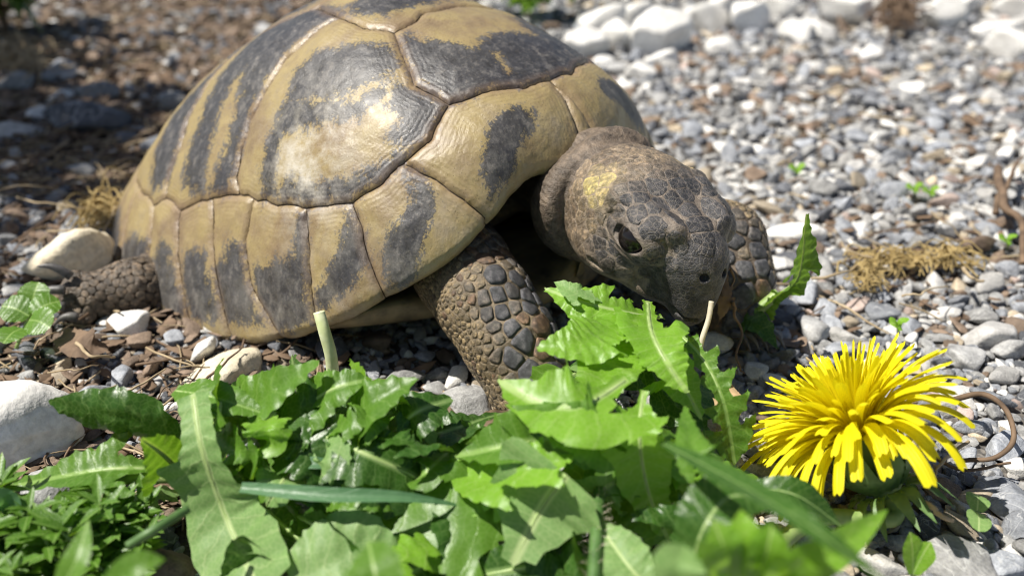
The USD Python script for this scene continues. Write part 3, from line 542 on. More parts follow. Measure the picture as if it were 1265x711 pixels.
def neck_sdf(h):
    a = np.array([-.012, 0, -.0010]); b = np.array([-.052, .002, -.012]); t = unit(b - a); x = (h - a) @ t; rad = np.linalg.norm(h - a - x[..., None] * t, axis=-1)
    ang = np.arctan2(h[..., 1], h[..., 2])
    d = np.maximum(rad - (.0124 - .0022 * np.clip((x - .006) / .012, 0, 1)), np.maximum(-x - .004, x - .045)) * .9
    for x0, R0_, r0, w in ((.0036, .0144, .0025, 0.4), (.0084, .0143, .0023, 1.7)):
        wob = x0 + .0011 * np.sin(ang * 2 + w) + .0005 * np.sin(ang * 5 + w * 3); q_ = np.hypot((x - wob) * .8, rad - R0_ - .0006 * np.sin(ang * 3 + w) + (.0026 if x0 > .005 else .0019) * np.clip(np.cos(ang), 0, 1)) - r0 + .0003
        d = smin(d, q_, .0024)
    return d
def leg_at(*pts): return [(tuple(to_T(aty(px, py, y))), r) for px, py, y, r in pts]
LEGS = {'front_right': [((.036, -.022, .024), .0125)] + leg_at((570, 332, .2035, .0118), (598, 372, .193, .0112), (630, 424, .185, .0106), (658, 478, .1785, .0096), (674, 505, .173, .0076)),
        'front_left': [((.040, .026, .022), .0115)] + leg_at((893, 300, .226, .0110), (905, 345, .2195, .0105), (905, 385, .2150, .0090), (925, 405, .2100, .006)),
        'hind_right': [((-.040, -.040, .016), .013)] + leg_at((215, 350, .246, .0105), (165, 358, .234, .0086), (116, 366, .2270, .0070)),
        'hind_left': [((-.060, .045, .012), .013), ((-.068, .058, .010), .0115), ((-.074, .070, .006), .0095)]}
def leg_sdf(p, key):
    d = None
    for (a, ra), (b, rb) in zip(LEGS[key], LEGS[key][1:]):
        c = cap(p, a, b, ra, rb); d = c if d is None else smin(d, c, .004)
    return d
def body_sdf(p):
    p = np.asarray(p, float); d = ell(p, (-.022, 0, .026), (.058, .046, .018))
    m = np.linalg.norm(p - [.085, -.006, .041], axis=-1) < .066
    if m.any():
        h = to_H(p[m]); d[m] = smin(smin(head_sdf(h), neck_sdf(h), .0012) * H_S, d[m], .006)
    for k in LEGS:
        c = np.mean([a for a, _ in LEGS[k]], 0); R_ = max(np.linalg.norm(np.array(a) - c) for a, _ in LEGS[k]) + .028; m = np.linalg.norm(p - c, axis=-1) < R_
        if m.any(): d[m] = smin(d[m], leg_sdf(p[m], k), .005)
    d = smin(d, cap(p, (-.09, 0, .012), (-.125, .004, .003), .006, .002), .004)
    m = p[:, 1] < -.055
    if m.any():
        for a, b in TOES: d[m] = smin(d[m], cap(p[m], a, b, .0042, .0029), .0022)
    return d
TOES = [(to_T(aty(118, 362, .228)), to_T(aty(*b))) for b in ((92, 345, .2275), (84, 362, .2240), (86, 380, .2215), (102, 392, .2200))]
def surface_nets(f, axes, block=5):
    "the zero surface of f on a rectilinear grid, worked out only near the surface"
    X, Y, Z = axes; shape = (len(X), len(Y), len(Z)); D = np.full(shape, np.nan)
    bi = [np.arange(0, n - 1, block) for n in shape]
    C = np.stack(np.meshgrid(*[[a[i:i + block + 1].mean() for i in b] for a, b in zip(axes, bi)], indexing='ij'), -1)
    half = np.stack(np.meshgrid(*[[np.ptp(a[i:i + block + 1]) / 2 for i in b] for a, b in zip(axes, bi)], indexing='ij'), -1)
    fc = f(C.reshape(-1, 3)).reshape(C.shape[:3]); near = np.abs(fc) < np.linalg.norm(half, axis=-1) * 1.2 + .0005
    for i, j, k in zip(*np.nonzero(near)):
        D[bi[0][i]:bi[0][i] + block + 1, bi[1][j]:bi[1][j] + block + 1, bi[2][k]:bi[2][k] + block + 1] = 0
    idx = np.argwhere(~np.isnan(D))
    for s in range(0, len(idx), 400000):
        q_ = idx[s:s + 400000]; D[q_[:, 0], q_[:, 1], q_[:, 2]] = f(np.stack([X[q_[:, 0]], Y[q_[:, 1]], Z[q_[:, 2]]], 1))
    c = [D[a:shape[0] - 1 + a, b:shape[1] - 1 + b, e:shape[2] - 1 + e] for a in (0, 1) for b in (0, 1) for e in (0, 1)]
    S = np.stack(c, -1); act = ~np.isnan(S).any(-1) & (S.min(-1) < 0) & (S.max(-1) >= 0)
    cells = np.argwhere(act); s = S[act]; num = np.full(act.shape, -1); num[act] = np.arange(len(cells))
    off = np.array([(a, b, e) for a in (0, 1) for b in (0, 1) for e in (0, 1)])
    acc = np.zeros((len(cells), 3)); cnt = np.zeros(len(cells))
    for a in range(8):
        for b in range(a + 1, 8):
            if np.abs(off[a] - off[b]).sum() != 1: continue
            m = (s[:, a] < 0) != (s[:, b] < 0); t = np.where(m, s[:, a] / np.where(m, s[:, a] - s[:, b], 1), 0)
            acc += np.where(m[:, None], off[a] + (off[b] - off[a]) * t[:, None], 0); cnt += m
    u = acc / cnt[:, None]; V = np.stack([ax[cells[:, k]] * (1 - u[:, k]) + ax[cells[:, k] + 1] * u[:, k] for k, ax in enumerate(axes)], 1)
    F = []
    for k in range(3):
        a, b = [(1, 2), (2, 0), (0, 1)][k]; da = np.eye(3, dtype=int)[a]; db = np.eye(3, dtype=int)[b]; dk_ = np.eye(3, dtype=int)[k]
        ok = (cells[:, a] > 0) & (cells[:, b] > 0); q_ = cells[ok]; d0 = D[q_[:, 0], q_[:, 1], q_[:, 2]]; e = np.minimum(q_ + dk_, np.array(shape) - 1); d1 = D[e[:, 0], e[:, 1], e[:, 2]]
        m = (d0 < 0) != (d1 < 0); q_, d0 = q_[m], d0[m]
        n0, n1, n2, n3 = (num[tuple((q_ - o).T)] for o in (0 * da, da, da + db, db)); okk = (n0 >= 0) & (n1 >= 0) & (n2 >= 0) & (n3 >= 0)
        Q = np.stack([n0, n1, n2, n3], 1)[okk]; fl = d0[okk] < 0; Q[~fl] = Q[~fl][:, ::-1]; F.append(Q)
    F = np.vstack(F); return V, np.vstack([F[:, [0, 1, 2]], F[:, [0, 2, 3]]])
def spaced(lo, hi, fine0, fine1, hf, hc): return np.unique(np.round(np.concatenate([np.arange(lo, fine0, hc), np.arange(fine0, fine1, hf), np.arange(fine1, hi, hc)]), 7))
HF = .00042
bV, bF = surface_nets(body_sdf, (spaced(-.135, .130, .040, .122, HF, .0013), spaced(-.105, .06, -.068, .022, HF, .0013), spaced(-.012, .075, .0, .068, HF, .0013)))
def grad(f, p, e=.0002): return unit(np.stack([f(p + d) - f(p - d) for d in np.eye(3) * e], 1))
def on_body(p, n=2):
    for _ in range(n): p = p - grad(body_sdf, p) * body_sdf(p)[:, None]
    return p
bN = meshkit.arrays((bV, bF), True)[2]
bh = to_H(bV); on_head = (head_sdf(bh) < .0006) & (bh[:, 0] > -.013)
LD = {k: leg_sdf(bV, k) for k in LEGS}
# skin relief: wrinkles on neck and legs, pores everywhere
wr = (fbm(bV * 420, 3, 4) - .5) * .0006 + (noise(bV * 1500, 2) - .5) * .0002
nk = np.clip((-.0125 - bh[:, 0]) / .003, 0, 1); wr = wr * (1 - .6 * nk) + nk * (noise(bh * [700, 1900, 1900], 6) - .5) * .0004
bP = bV + bN * wr[:, None] * np.where(on_head, .35, 1.0)[:, None]
def skin_colour(P, h, head):
    n = fbm(P * 130, 4, 12)[:, None]; n2 = fbm(P * 600, 3, 13)[:, None]
    col = np.array([.115, .088, .064]) * (.6 + .8 * n)                                        # neck, collar and legs
    dark = np.array([.046, .045, .047]); tanc = np.array([.150, .115, .078])
    top = np.clip((h[:, 0] + .0035 + .006 * (n - .5)[:, 0]) / .007, 0, 1)[:, None]
    hc = tanc * (1 - top) + dark * top; hc = hc * (.30 + 1.4 * n2)
    yel = np.exp(-(((h[:, 0] + .0045) / .0038) ** 2 + ((h[:, 2] - .0065) / .0036) ** 2))[:, None] * np.clip(n2 * 3.4 - 1.1, 0, 1); hc = hc * (1 - yel) + np.array([.42, .36, .11]) * yel
    chin = np.clip((-.0035 - h[:, 2]) / .004, 0, 1)[:, None] * (1 - np.clip((h[:, 0] - .008) / .005, 0, 1))[:, None]; hc = hc * (1 - .55 * chin) + np.array([.16, .125, .085]) * (.5 + n2) * .55 * chin
    return np.where(head[:, None], hc, col)
bC = skin_colour(bP, bh, on_head); seam_ = (on_head & ~((bh[:, 0] > .0165) | ((bh[:, 0] > .011) & (bh[:, 2] < -.001))))[:, None]; bC = np.where(seam_, bC * .5 + np.array([.25, .20, .15]) * .5, bC); hl_ = np.clip(1 - leg_sdf(bP, 'hind_right') / .004, 0, 1); bP = bP + bN * (hl_ * (np.abs(noise(bP * 330, 21) - .5) * 2 - .5) * .0022)[:, None]
lf = np.clip(1 - LD['front_right'] / .004, 0, 1)[:, None]; bC = bC * (1 - .5 * lf) + np.array([.20, .155, .085]) * .5 * lf
M_SKIN = skin_mat('tortoise_skin', (.20, .195, .19), (.48, .47, .46), (.90, .87, .82), 420.0, .6, .9, attr='tint', cell=1.9, crack=.55)
body = obj('body', (bP, bF), M_SKIN, tortoise, smooth=True, attrs=dict(tint=bC))
tag(body, 'brown wrinkled skin of head, neck, legs and tail')

# scales: each a small plate laid on the skin
M_PLATE = skin_mat('tortoise_scale', (.18, .175, .17), (.46, .45, .44), (1.25, 1.15, 1.05), 620.0, .37, .9, attr='tint', cell=1.25)
M_PLATE_H = skin_mat('head_scale', (.18, .175, .17), (.46, .45, .44), (1.25, 1.15, 1.05), 620.0, .36, .9, attr='tint', cell=1.15, crack=.85)
def poisson(P, N_, rad, seed):
    tree = cKDTree(P); alive = np.ones(len(P), bool); keep = []
    for i in rng(seed).permutation(len(P)):
        if alive[i]: keep.append(i); alive[tree.query_ball_point(P[i], rad[i])] = False
    return np.array(keep)
def plates(P, N_, r, gap, rnd, h, seed):
    "(points, faces, heights) of a plate for each seed point"
    near = cKDTree(P).query(P, k=min(13, len(P)))[1][:, 1:]; out = []; R_ = rng(seed)
    for i in range(len(P)):
        nb = [j for j in near[i] if j < len(P) and N_[j] @ N_[i] > .2]
        a = unit(np.cross(N_[i], [.3, .9, .2])); b = np.cross(N_[i], a); s = r[i] * 1.5
        pg = Polygon([(s * math.cos(t), s * math.sin(t)) for t in np.linspace(0, 6.283, 13)[:-1]])
        for j in nb:
            d = P[j] - P[i]; v = np.array([d @ a, d @ b]); L_ = np.linalg.norm(v)
            if L_ < 1e-6: continue
            n_ = v / L_; w = L_ * r[i] / (r[i] + r[j]); o = n_ * w; t_ = np.array([-n_[1], n_[0]]) * .05
            pg = pg.intersection(Polygon([o + t_, o - t_, o - t_ - n_ * .1, o + t_ - n_ * .1]))
        pg = pg.buffer(-gap - rnd * r[i]).buffer(rnd * r[i])
        if pg.is_empty or pg.geom_type != 'Polygon' or pg.area < (r[i] * .22) ** 2: continue
        m = 16 if r[i] > .0016 else 8; Ls = pg.exterior.length; ring = np.array([pg.exterior.interpolate(Ls * k / m).coords[0] for k in range(m)])
        if Polygon(ring).exterior.is_ccw is False: ring = ring[::-1]
        c = ring.mean(0); q_ = np.vstack([c + (ring - c) * k for k in (1.0, .93, .72, .38)] + [c[None]]); hh = np.concatenate([np.full(m, k) for k in (-.35, .62, .92, 1.0)] + [[1.0]]) * h * r[i]
        hh = hh + np.where(hh > 0, 1, 0) * R_.uniform(-.02, .02, len(hh)) * r[i]
        f = []
        for k in range(3):
            for j in range(m):
                j2 = (j + 1) % m; A, B, C_, D_ = k * m + j, k * m + j2, (k + 1) * m + j2, (k + 1) * m + j; f += [(A, B, C_), (A, C_, D_)]
        f += [(3 * m + j, 3 * m + (j + 1) % m, 4 * m) for j in range(m)]
        out.append((i, P[i] + q_[:, :1] * a + q_[:, 1:] * b, np.array(f), hh))
    return out
SMALL = []
def lay_scales(name, P, N_, r, gap, rnd, h, seed, colour, least, most, m_=None):
    pl = plates(P, N_, r, gap, rnd, h, seed)
    allp = np.vstack([p for _, p, _, _ in pl]); T4 = np.array([(1, -1, -1), (-1, -1, 1), (-1, 1, -1), (1, 1, 1.0)]) * .0002; alln = unit(sum(t[None] * body_sdf(allp + t)[:, None] for t in T4)); allp = allp - alln * body_sdf(allp)[:, None]; k = 0
    vis = project(from_T(P)); camd = unit(np.array([0, 0, CAM_H]) - from_T(P)); face = ((N_ @ TORT[:3, :3].T) * camd).sum(1)
    done = 0
    for i, p, f, hh in sorted(pl, key=lambda t: 0): pass
    built = []
    for i, p, f, hh in pl:
        m = len(p); v = allp[k:k + m] + alln[k:k + m] * hh[:, None]; k += m; built.append((i, v, f))
    built.sort(key=lambda t: -r[t[0]] * (1 if face[t[0]] > -.1 else .1))
    for i, v, f in built:
        c = np.tile(colour[i], (len(v), 1))
        if r[i] > least and face[i] > -.1 and done < most: obj(name, (v, f), m_ or M_PLATE, body, smooth=True, attrs=dict(tint=c)); done += 1
        else: SMALL.append((v, f, c))
    return done
# foreleg: large keeled scales down its outer front edge, small ones on its inside
for key, seed, most, toward in (('front_right', 5, 150, np.array([.83, .10, .55])), ('front_left', 6, 40, np.array([.5, -.75, .4]))):
    ok = np.nonzero((LD[key] < .0008) & (bV[:, 0] > .048) & (bV[:, 2] > .001) & (np.minimum(head_sdf(bh), neck_sdf(bh)) > .002))[0]
    P, Nn = bV[ok], bN[ok]; q_ = Nn @ unit(toward); low = np.clip((.03 - P[:, 2]) / .02, 0, 1)
    r = .00070 + .0026 * np.clip((q_ - .05) / .8, 0, 1) ** 1.3 * (.5 + .5 * low) + .0002 * low; r = r * (.62 + .8 * noise(P * 420, 31))
    keep = poisson(P, Nn, r * 1.55, seed); P, Nn, r = P[keep], Nn[keep], r[keep]; R_ = rng(seed)
    f_ = np.clip((r - .0010) / .0013, 0, 1)[:, None]; n = R_.uniform(.75, 1.25, (len(P), 1))
    col = (np.array([.175, .135, .075]) * (1 - f_) + np.array([.066, .067, .073]) * f_) * n; br = R_.random((len(P), 1)) < .13 * f_ + .06; col = np.where(br, np.array([.12, .080, .05]) * n, col)
    lay_scales('leg_scale', P, Nn, r * .96, (.00016), .20, .24, seed, col, .0011, most)
ok = np.nonzero((leg_sdf(bV, 'hind_right') < .0015) & (bV[:, 1] < -.058) & (bV[:, 2] > .001))[0]; P, Nn = bV[ok], bN[ok]; r = .0008 + .0007 * noise(P * 160, 4); k = poisson(P, Nn, r * 1.7, 15); P, Nn, r = P[k], Nn[k], r[k]
lay_scales('leg_scale', P, Nn, r, -.00002, .15, .13, 15, np.array([.105, .082, .058]) * rng(4).uniform(.6, 1.35, (len(P), 1)), .0016, 20)
# head: plates between fine cracks
ok = np.nonzero(on_head & (bh[:, 0] > -.0125) & (bh[:, 2] > -.0062))[0]; P, Nn, h = bV[ok], bN[ok], bh[ok]; m = np.where(h[:, 1:2] > 0, h, h * [1, -1, 1])
eye = np.linalg.norm(m - [.0084, .0125, .0030], axis=1)
r = np.full(len(P), .0016); r = np.where((h[:, 2] > .0055) & (h[:, 0] < -.0015), .00095 + .0012 * np.clip((np.abs(h[:, 1]) - .004) / .006, 0, 1), r); r = np.where((h[:, 2] > .003) & (h[:, 0] > .0005), .0020, r); r = np.where((h[:, 2] > .004) & (h[:, 0] > .009), .0028, r); r = np.where(h[:, 0] > .0165, .0028, r); r = r * (.72 + .6 * noise(P * 330, 41))
keepm = (eye > .0052) & ~((h[:, 0] > .011) & (h[:, 2] < -.0010)) & ~((h[:, 0] > .0172) & (h[:, 2] < .0046)); P, Nn, r, h = P[keepm], Nn[keepm], r[keepm], h[keepm]
k = poisson(P, Nn, r * 1.6, 9); P, Nn, r, h = P[k], Nn[k], r[k], h[k]; R_ = rng(3)
col = skin_colour(P, h, np.ones(len(P), bool)) * R_.uniform(.75, 1.3, (len(P), 1))
lay_scales('head_scale', P, Nn, r * .97, .00004, .05, .055, 9, col, .0008, 150, M_PLATE_H)
if SMALL:
    v, f = join([(a, b) for a, b, _ in SMALL]); s = obj('small_scales', (v, f), M_PLATE, body, smooth=True, attrs=dict(tint=np.vstack([c for _, _, c in SMALL]))); tag(s, kind='stuff')
# eyes
M_EYE = mat('eye_black', {'p': ('principled_bsdf', dict(base_color=(.010, .008, .007), roughness=.10, specular_ior_level=.5))}, [], 'p.BSDF')
for sgn in (-1, 1):
    e = trimesh.creation.icosphere(subdivisions=4, radius=.0034 * H_S); c = from_H((EYE_C + [0.0002, -.0001, -.0001]) * [1, sgn, 1]); obj('eye', (np.array(e.vertices) + c, np.array(e.faces)), M_EYE, body, smooth=True)
# claws
M_CLAW = skin_mat('claw_horn', (.045, .042, .042), (.09, .085, .082), (.16, .15, .14), 500.0, .45, .2)
def claw(base, tip, r, drop=.002):
    b, t = np.asarray(base, float), np.asarray(tip, float); u = np.linspace(0, 1, 9)[:, None]; p = b + (t - b) * u; p[:, 2] += drop * np.sin(u[:, 0] * np.pi); v, f = tube(p, r * (1 - u[:, 0] ** 1.6 * .88), 10); obj('claw', (v, f), M_CLAW, body, smooth=True)
for (bpx, tpx, dy) in (((88, 341), (46, 329), .2240), ((80, 358), (28, 373), .2200), ((80, 379), (46, 390), .2175), ((96, 392), (66, 402), .2160)):
    claw(to_T(aty(*bpx, dy)), to_T(aty(*tpx, dy - .002)), .0014, .0014)
for k in range(5):
    a = to_T(at(652 + k * 13, 512 + k * 3, .006)); claw(a, a + [.0065, -.001 + k * .0005, -.003], .0014)
    a = to_T(at(905 + k * 10, 412, .005)); claw(a, a + [.0060, -.0005 + k * .0003, -.003], .0012)
# plastron with the bridge up to the side of the shell
th = np.radians(np.linspace(20, 170, 301)); rimp = shell_point(np.stack([np.cos(th), -np.sin(th)], 1) * 1.05); o_ = np.argsort(rimp[:, 0])
def plastron():
    rows = []; xs = np.linspace(-.085, .066, 80)
    for x in xs:
        u = (x + .085) / .151; hw = .046 * math.sin(math.pi * min(max(u, .0), 1)) ** .42 + .002; br = np.clip((x + .045) / .012, 0, 1) * np.clip((.048 - x) / .012, 0, 1)
        ry, rz = np.interp(x, rimp[o_, 0], -rimp[o_, 1]), np.interp(x, rimp[o_, 0], rimp[o_, 2]); z0 = .0038 + max(x, 0) * .10 + max(-x - .03, 0) * .02
        y1 = hw + (ry - .010 - hw) * br; y2 = hw * .985 + (ry - .0015 - hw * .985) * br; z2 = z0 + .004 + (rz - .001 - z0 - .004) * br
        half = [(0, z0), (hw * .5, z0), (y1 * .93, z0 + .0004), (y1, z0 + .0016), (y1 + (y2 - y1) * .6, z0 + (z2 - z0) * .45), (y2, z2), (y2 - .004, z2 + .001), (0, z0 + .010)]
        rows.append([(x, y, z) for y, z in half] + [(x, -y, z) for y, z in half[-2:0:-1]])
    V = np.array(rows); n, m = V.shape[:2]; f = []
    for i in range(n - 1):
        for j in range(m): j2 = (j + 1) % m; f += [(i * m + j, (i + 1) * m + j, (i + 1) * m + j2), (i * m + j, (i + 1) * m + j2, i * m + j2)]
    v = V.reshape(-1, 3); v = np.vstack([v, V[0].mean(0), V[-1].mean(0)]); e = len(v)
    for j in range(m): j2 = (j + 1) % m; f += [(j, j2, e - 2), ((n - 1) * m + j2, (n - 1) * m + j, e - 1)]
    return v, np.array(f)
obj('plastron', plastron(), skin_mat('plastron_horn', (.06, .05, .035), (.22, .17, .09), (.34, .27, .15), 90.0, .5, .3), tortoise, smooth=50)
# ------------------------------------------------------------------ leaves
def leaf_mat(name, lo, hi, vein, trans, gloss=.38, tw=.35):
    nd = {'uv': ('uvmap', dict(attribute='st')), 'sep': ('separate_xyz', {}), 'abs': ('math', dict(math_type='absolute')), 'oi': ('object_info', {}), 'g': ('geometry', {}),
          'n1': ('noise_texture', dict(scale=170.0, detail=5.0, roughness=.6)), 'n2': ('noise_texture', dict(scale=1100.0, detail=3.0)), 'vo': ('voronoi_texture', dict(scale=900.0, feature='distance_to_edge')),
          'jit': ('math', dict(math_type='multiply_add', value2=.35, value3=-.17)), 'fac': ('math', dict(math_type='add', use_clamp=True)), 'base': ('mix', dict(color1=lo, color2=hi)),
          'mid': ('map_range', dict(range_type='smoothstep', from_min=.03, from_max=.085, to_min=.85, to_max=0.0, clamp=True)),
          # side veins run forward from the midrib
          'k1': ('math', dict(math_type='multiply_add', value2=-.13)), 'k2': ('math', dict(math_type='multiply_add', value2=62.0)), 'nz': ('math', dict(math_type='multiply', value2=7.0)), 'sin': ('math', dict(math_type='sine')),
          'vn': ('map_range', dict(range_type='smoothstep', from_min=.90, from_max=1.0, to_min=0.0, to_max=.24, clamp=True)), 'mx': ('math', dict(math_type='maximum')), 'cv': ('mix', dict(color2=vein)),
          'vb': ('math', dict(math_type='minimum', value2=.05)), 'h1': ('math', dict(math_type='multiply_add', value2=-.8)), 'h2': ('math', dict(math_type='multiply_add', value2=.12)), 'b': ('bump', dict(strength=.35, distance=.0005)),
          'p': ('principled_bsdf', dict(roughness=gloss, specular_ior_level=.4)), 't': ('translucent_bsdf', {}), 'tc': ('mix', dict(mix_type='multiply', fac=1.0, color2=trans)), 'x': ('mix_closure', dict(fac=tw))}
    l = [('uv.UV', 'sep.vector'), ('sep.y', 'abs.value1'), ('g.position', 'n1.vector'), ('g.position', 'n2.vector'), ('g.position', 'vo.vector'), ('oi.random', 'jit.value1'), ('jit.value', 'fac.value1'), ('n1.fac', 'fac.value2'), ('fac.value', 'base.fac'),
         ('abs.value', 'mid.value'), ('abs.value', 'k1.value1'), ('sep.x', 'k1.value3'), ('n1.fac', 'nz.value1'), ('k1.value', 'k2.value1'), ('nz.value', 'k2.value3'), ('k2.value', 'sin.value1'), ('sin.value', 'vn.value'), ('vn.result', 'mx.value1'), ('mid.result', 'mx.value2'),
         ('mx.value', 'cv.fac'), ('base.color', 'cv.color1'), ('cv.color', 'p.base_color'), ('vo.distance', 'vb.value1'), ('vn.result', 'h1.value1'), ('vb.value', 'h1.value3'), ('n2.fac', 'h2.value1'), ('h1.value', 'h2.value3'), ('h2.value', 'b.height'), ('b.normal', 'p.normal'),
         ('cv.color', 'tc.color1'), ('tc.color', 't.color'), ('p.BSDF', 'x.closure1'), ('t.BSDF', 'x.closure2')]
    nd |= {'ve': ('map_range', dict(from_min=0.0, from_max=.10, to_min=.22, to_max=0.0, clamp=True)), 'cn': ('mix', dict(color2=vein)), 'n3': ('noise_texture', dict(scale=420.0, detail=4.0, roughness=.7)), 'sk': ('rgb_ramp', dict(ramp=[(.70, (0, 0, 0)), (.78, (.55, .55, .55))])), 'cs': ('mix', dict(color2=(.16, .13, .045)))}
    l = [(a, b) for a, b in l if (a, b) not in (('cv.color', 'p.base_color'), ('cv.color', 'tc.color1'))] + [('vo.distance', 've.value'), ('ve.result', 'cn.fac'), ('cv.color', 'cn.color1'), ('g.position', 'n3.vector'), ('n3.fac', 'sk.fac'), ('sk.color', 'cs.fac'), ('cn.color', 'cs.color1'), ('cs.color', 'p.base_color'), ('cs.color', 'tc.color1')]
    return mat(name, nd, l, 'x.closure')
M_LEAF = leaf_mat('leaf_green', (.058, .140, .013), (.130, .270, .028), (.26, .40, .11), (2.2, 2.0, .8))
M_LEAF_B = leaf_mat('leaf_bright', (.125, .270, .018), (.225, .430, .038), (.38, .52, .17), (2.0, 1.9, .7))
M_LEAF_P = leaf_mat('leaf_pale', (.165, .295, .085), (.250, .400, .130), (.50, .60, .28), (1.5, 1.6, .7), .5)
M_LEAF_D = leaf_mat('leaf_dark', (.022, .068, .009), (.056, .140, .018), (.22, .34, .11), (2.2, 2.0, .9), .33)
M_BLADE = leaf_mat('grass_blue_green', (.085, .190, .085), (.130, .260, .120), (.15, .28, .14), (1.6, 1.6, .9), .4)
def plant_mat(name, c1, c2, rough=.45, scale=300.0):
    return mat(name, {'g': ('geometry', {}), 'n': ('noise_texture', dict(scale=scale, detail=4.0)), 'r': ('rgb_ramp', dict(ramp=[(.3, c1), (.7, c2)])), 'b': ('bump', dict(strength=.4, distance=.0005)), 'p': ('principled_bsdf', dict(roughness=rough)), 't': ('translucent_bsdf', {}), 'x': ('mix_closure', dict(fac=.15))},
               [('g.position', 'n.vector'), ('n.fac', 'r.fac'), ('r.color', 'p.base_color'), ('r.color', 't.color'), ('n.fac', 'b.height'), ('b.normal', 'p.normal'), ('p.BSDF', 'x.closure1'), ('t.BSDF', 'x.closure2')], 'x.closure')
M_STEM = plant_mat('stem_green', (.20, .32, .08), (.36, .46, .17)); M_STEM_P = plant_mat('stem_pale', (.58, .64, .30), (.76, .80, .52)); M_STEM_D = plant_mat('stem_dark_green', (.06, .13, .03), (.11, .21, .06))
M_RIB = plant_mat('midrib_pale', (.26, .38, .11), (.42, .52, .22)); M_STRAW = plant_mat('straw', (.30, .22, .12), (.55, .44, .28), .7, 120.0); M_TWIG = plant_mat('twig_bark', (.10, .065, .04), (.24, .16, .10), .8, 200.0); M_DRY = plant_mat('dry_tan', (.30, .20, .10), (.48, .34, .18), .8, 200.0)
M_CREAM = plant_mat('cream_stalk', (.55, .48, .34), (.70, .64, .50), .55)
def lobed(seed, n=3, depth=.62, term=.34, skew=.55):
    "outline of a dandelion leaf: (t along the midrib, s across), lobes pointing back to the base"
    r = rng(seed); sides = []
    for sgn in (1, -1):
        p = [(0, .09), (.10, .11)]; t0, t1 = .14, 1 - term; dt = (t1 - t0) / n
        for k in range(n):
            a = t0 + dt * (k + r.uniform(-.08, .08)); e = (.45 + .5 * (k + .6) / n) * r.uniform(.85, 1.15); nt = e * (1 - depth) * r.uniform(.8, 1.2)
            p += [(a + dt * .16, nt * .8 + .04), (a + dt * (.42 - skew * .45), e * .70), (a + dt * (.36 - skew * .5), e), (a + dt * .52, e * .66), (a + dt * .80, nt * 1.3 + .03)]
        p += [(t1 + term * .06, .20), (t1 + term * (-.08), .80 * r.uniform(.85, 1.1)), (t1 + term * (-.12), 1.0 * r.uniform(.85, 1.1)), (t1 + term * .14, .78), (t1 + term * .38, .62), (t1 + term * .72, .30), (.995, .02)]
        sides.append([(t, s * sgn) for t, s in p])
    return sides[0] + sides[1][::-1]
def lance(w0=.25, peak=.55, sharp=1.0):
    u = np.linspace(0, 1, 16); w = np.where(u < peak, w0 + (1 - w0) * np.sin(np.clip(u / peak, 0, 1) * np.pi / 2), np.cos(np.clip((u - peak) / (1 - peak), 0, 1) * np.pi / 2) ** sharp)
    return [(a, b) for a, b in zip(u, w)][:-1] + [(1, 0)] + [(a, -b) for a, b in zip(u, w)][:-1][::-1]
def tri(seed, wing=.24):
    "the end lobe of a dandelion leaf: a point with two swept-back corners"
    r = rng(900 + seed); out = []
    for sg in (1, -1):
        w = r.uniform(.75, 1.08); t = wing * r.uniform(.6, 1.25)
        out.append([(0, .10 * sg), (.16, .13 * sg), (t + .08, .30 * sg), (t + .02, .62 * w * sg), (t - .06, w * sg), (t + .10, .86 * w * sg), (.44, .66 * w * sg), (.50, .50 * sg), (.62, .50 * w * sg), (.80, .24 * sg)])
    return out[0] + [(1, 0)] + out[1][::-1]
ARROW = [(0, .12), (.16, .16), (.20, .55), (.14, .92), (.26, 1.0), (.45, .78), (.70, .46), (.90, .16), (1, .01), (.90, -.17), (.72, -.44), (.46, -.75), (.27, -.98), (.15, -.90), (.21, -.52), (.16, -.16), (0, -.12)]
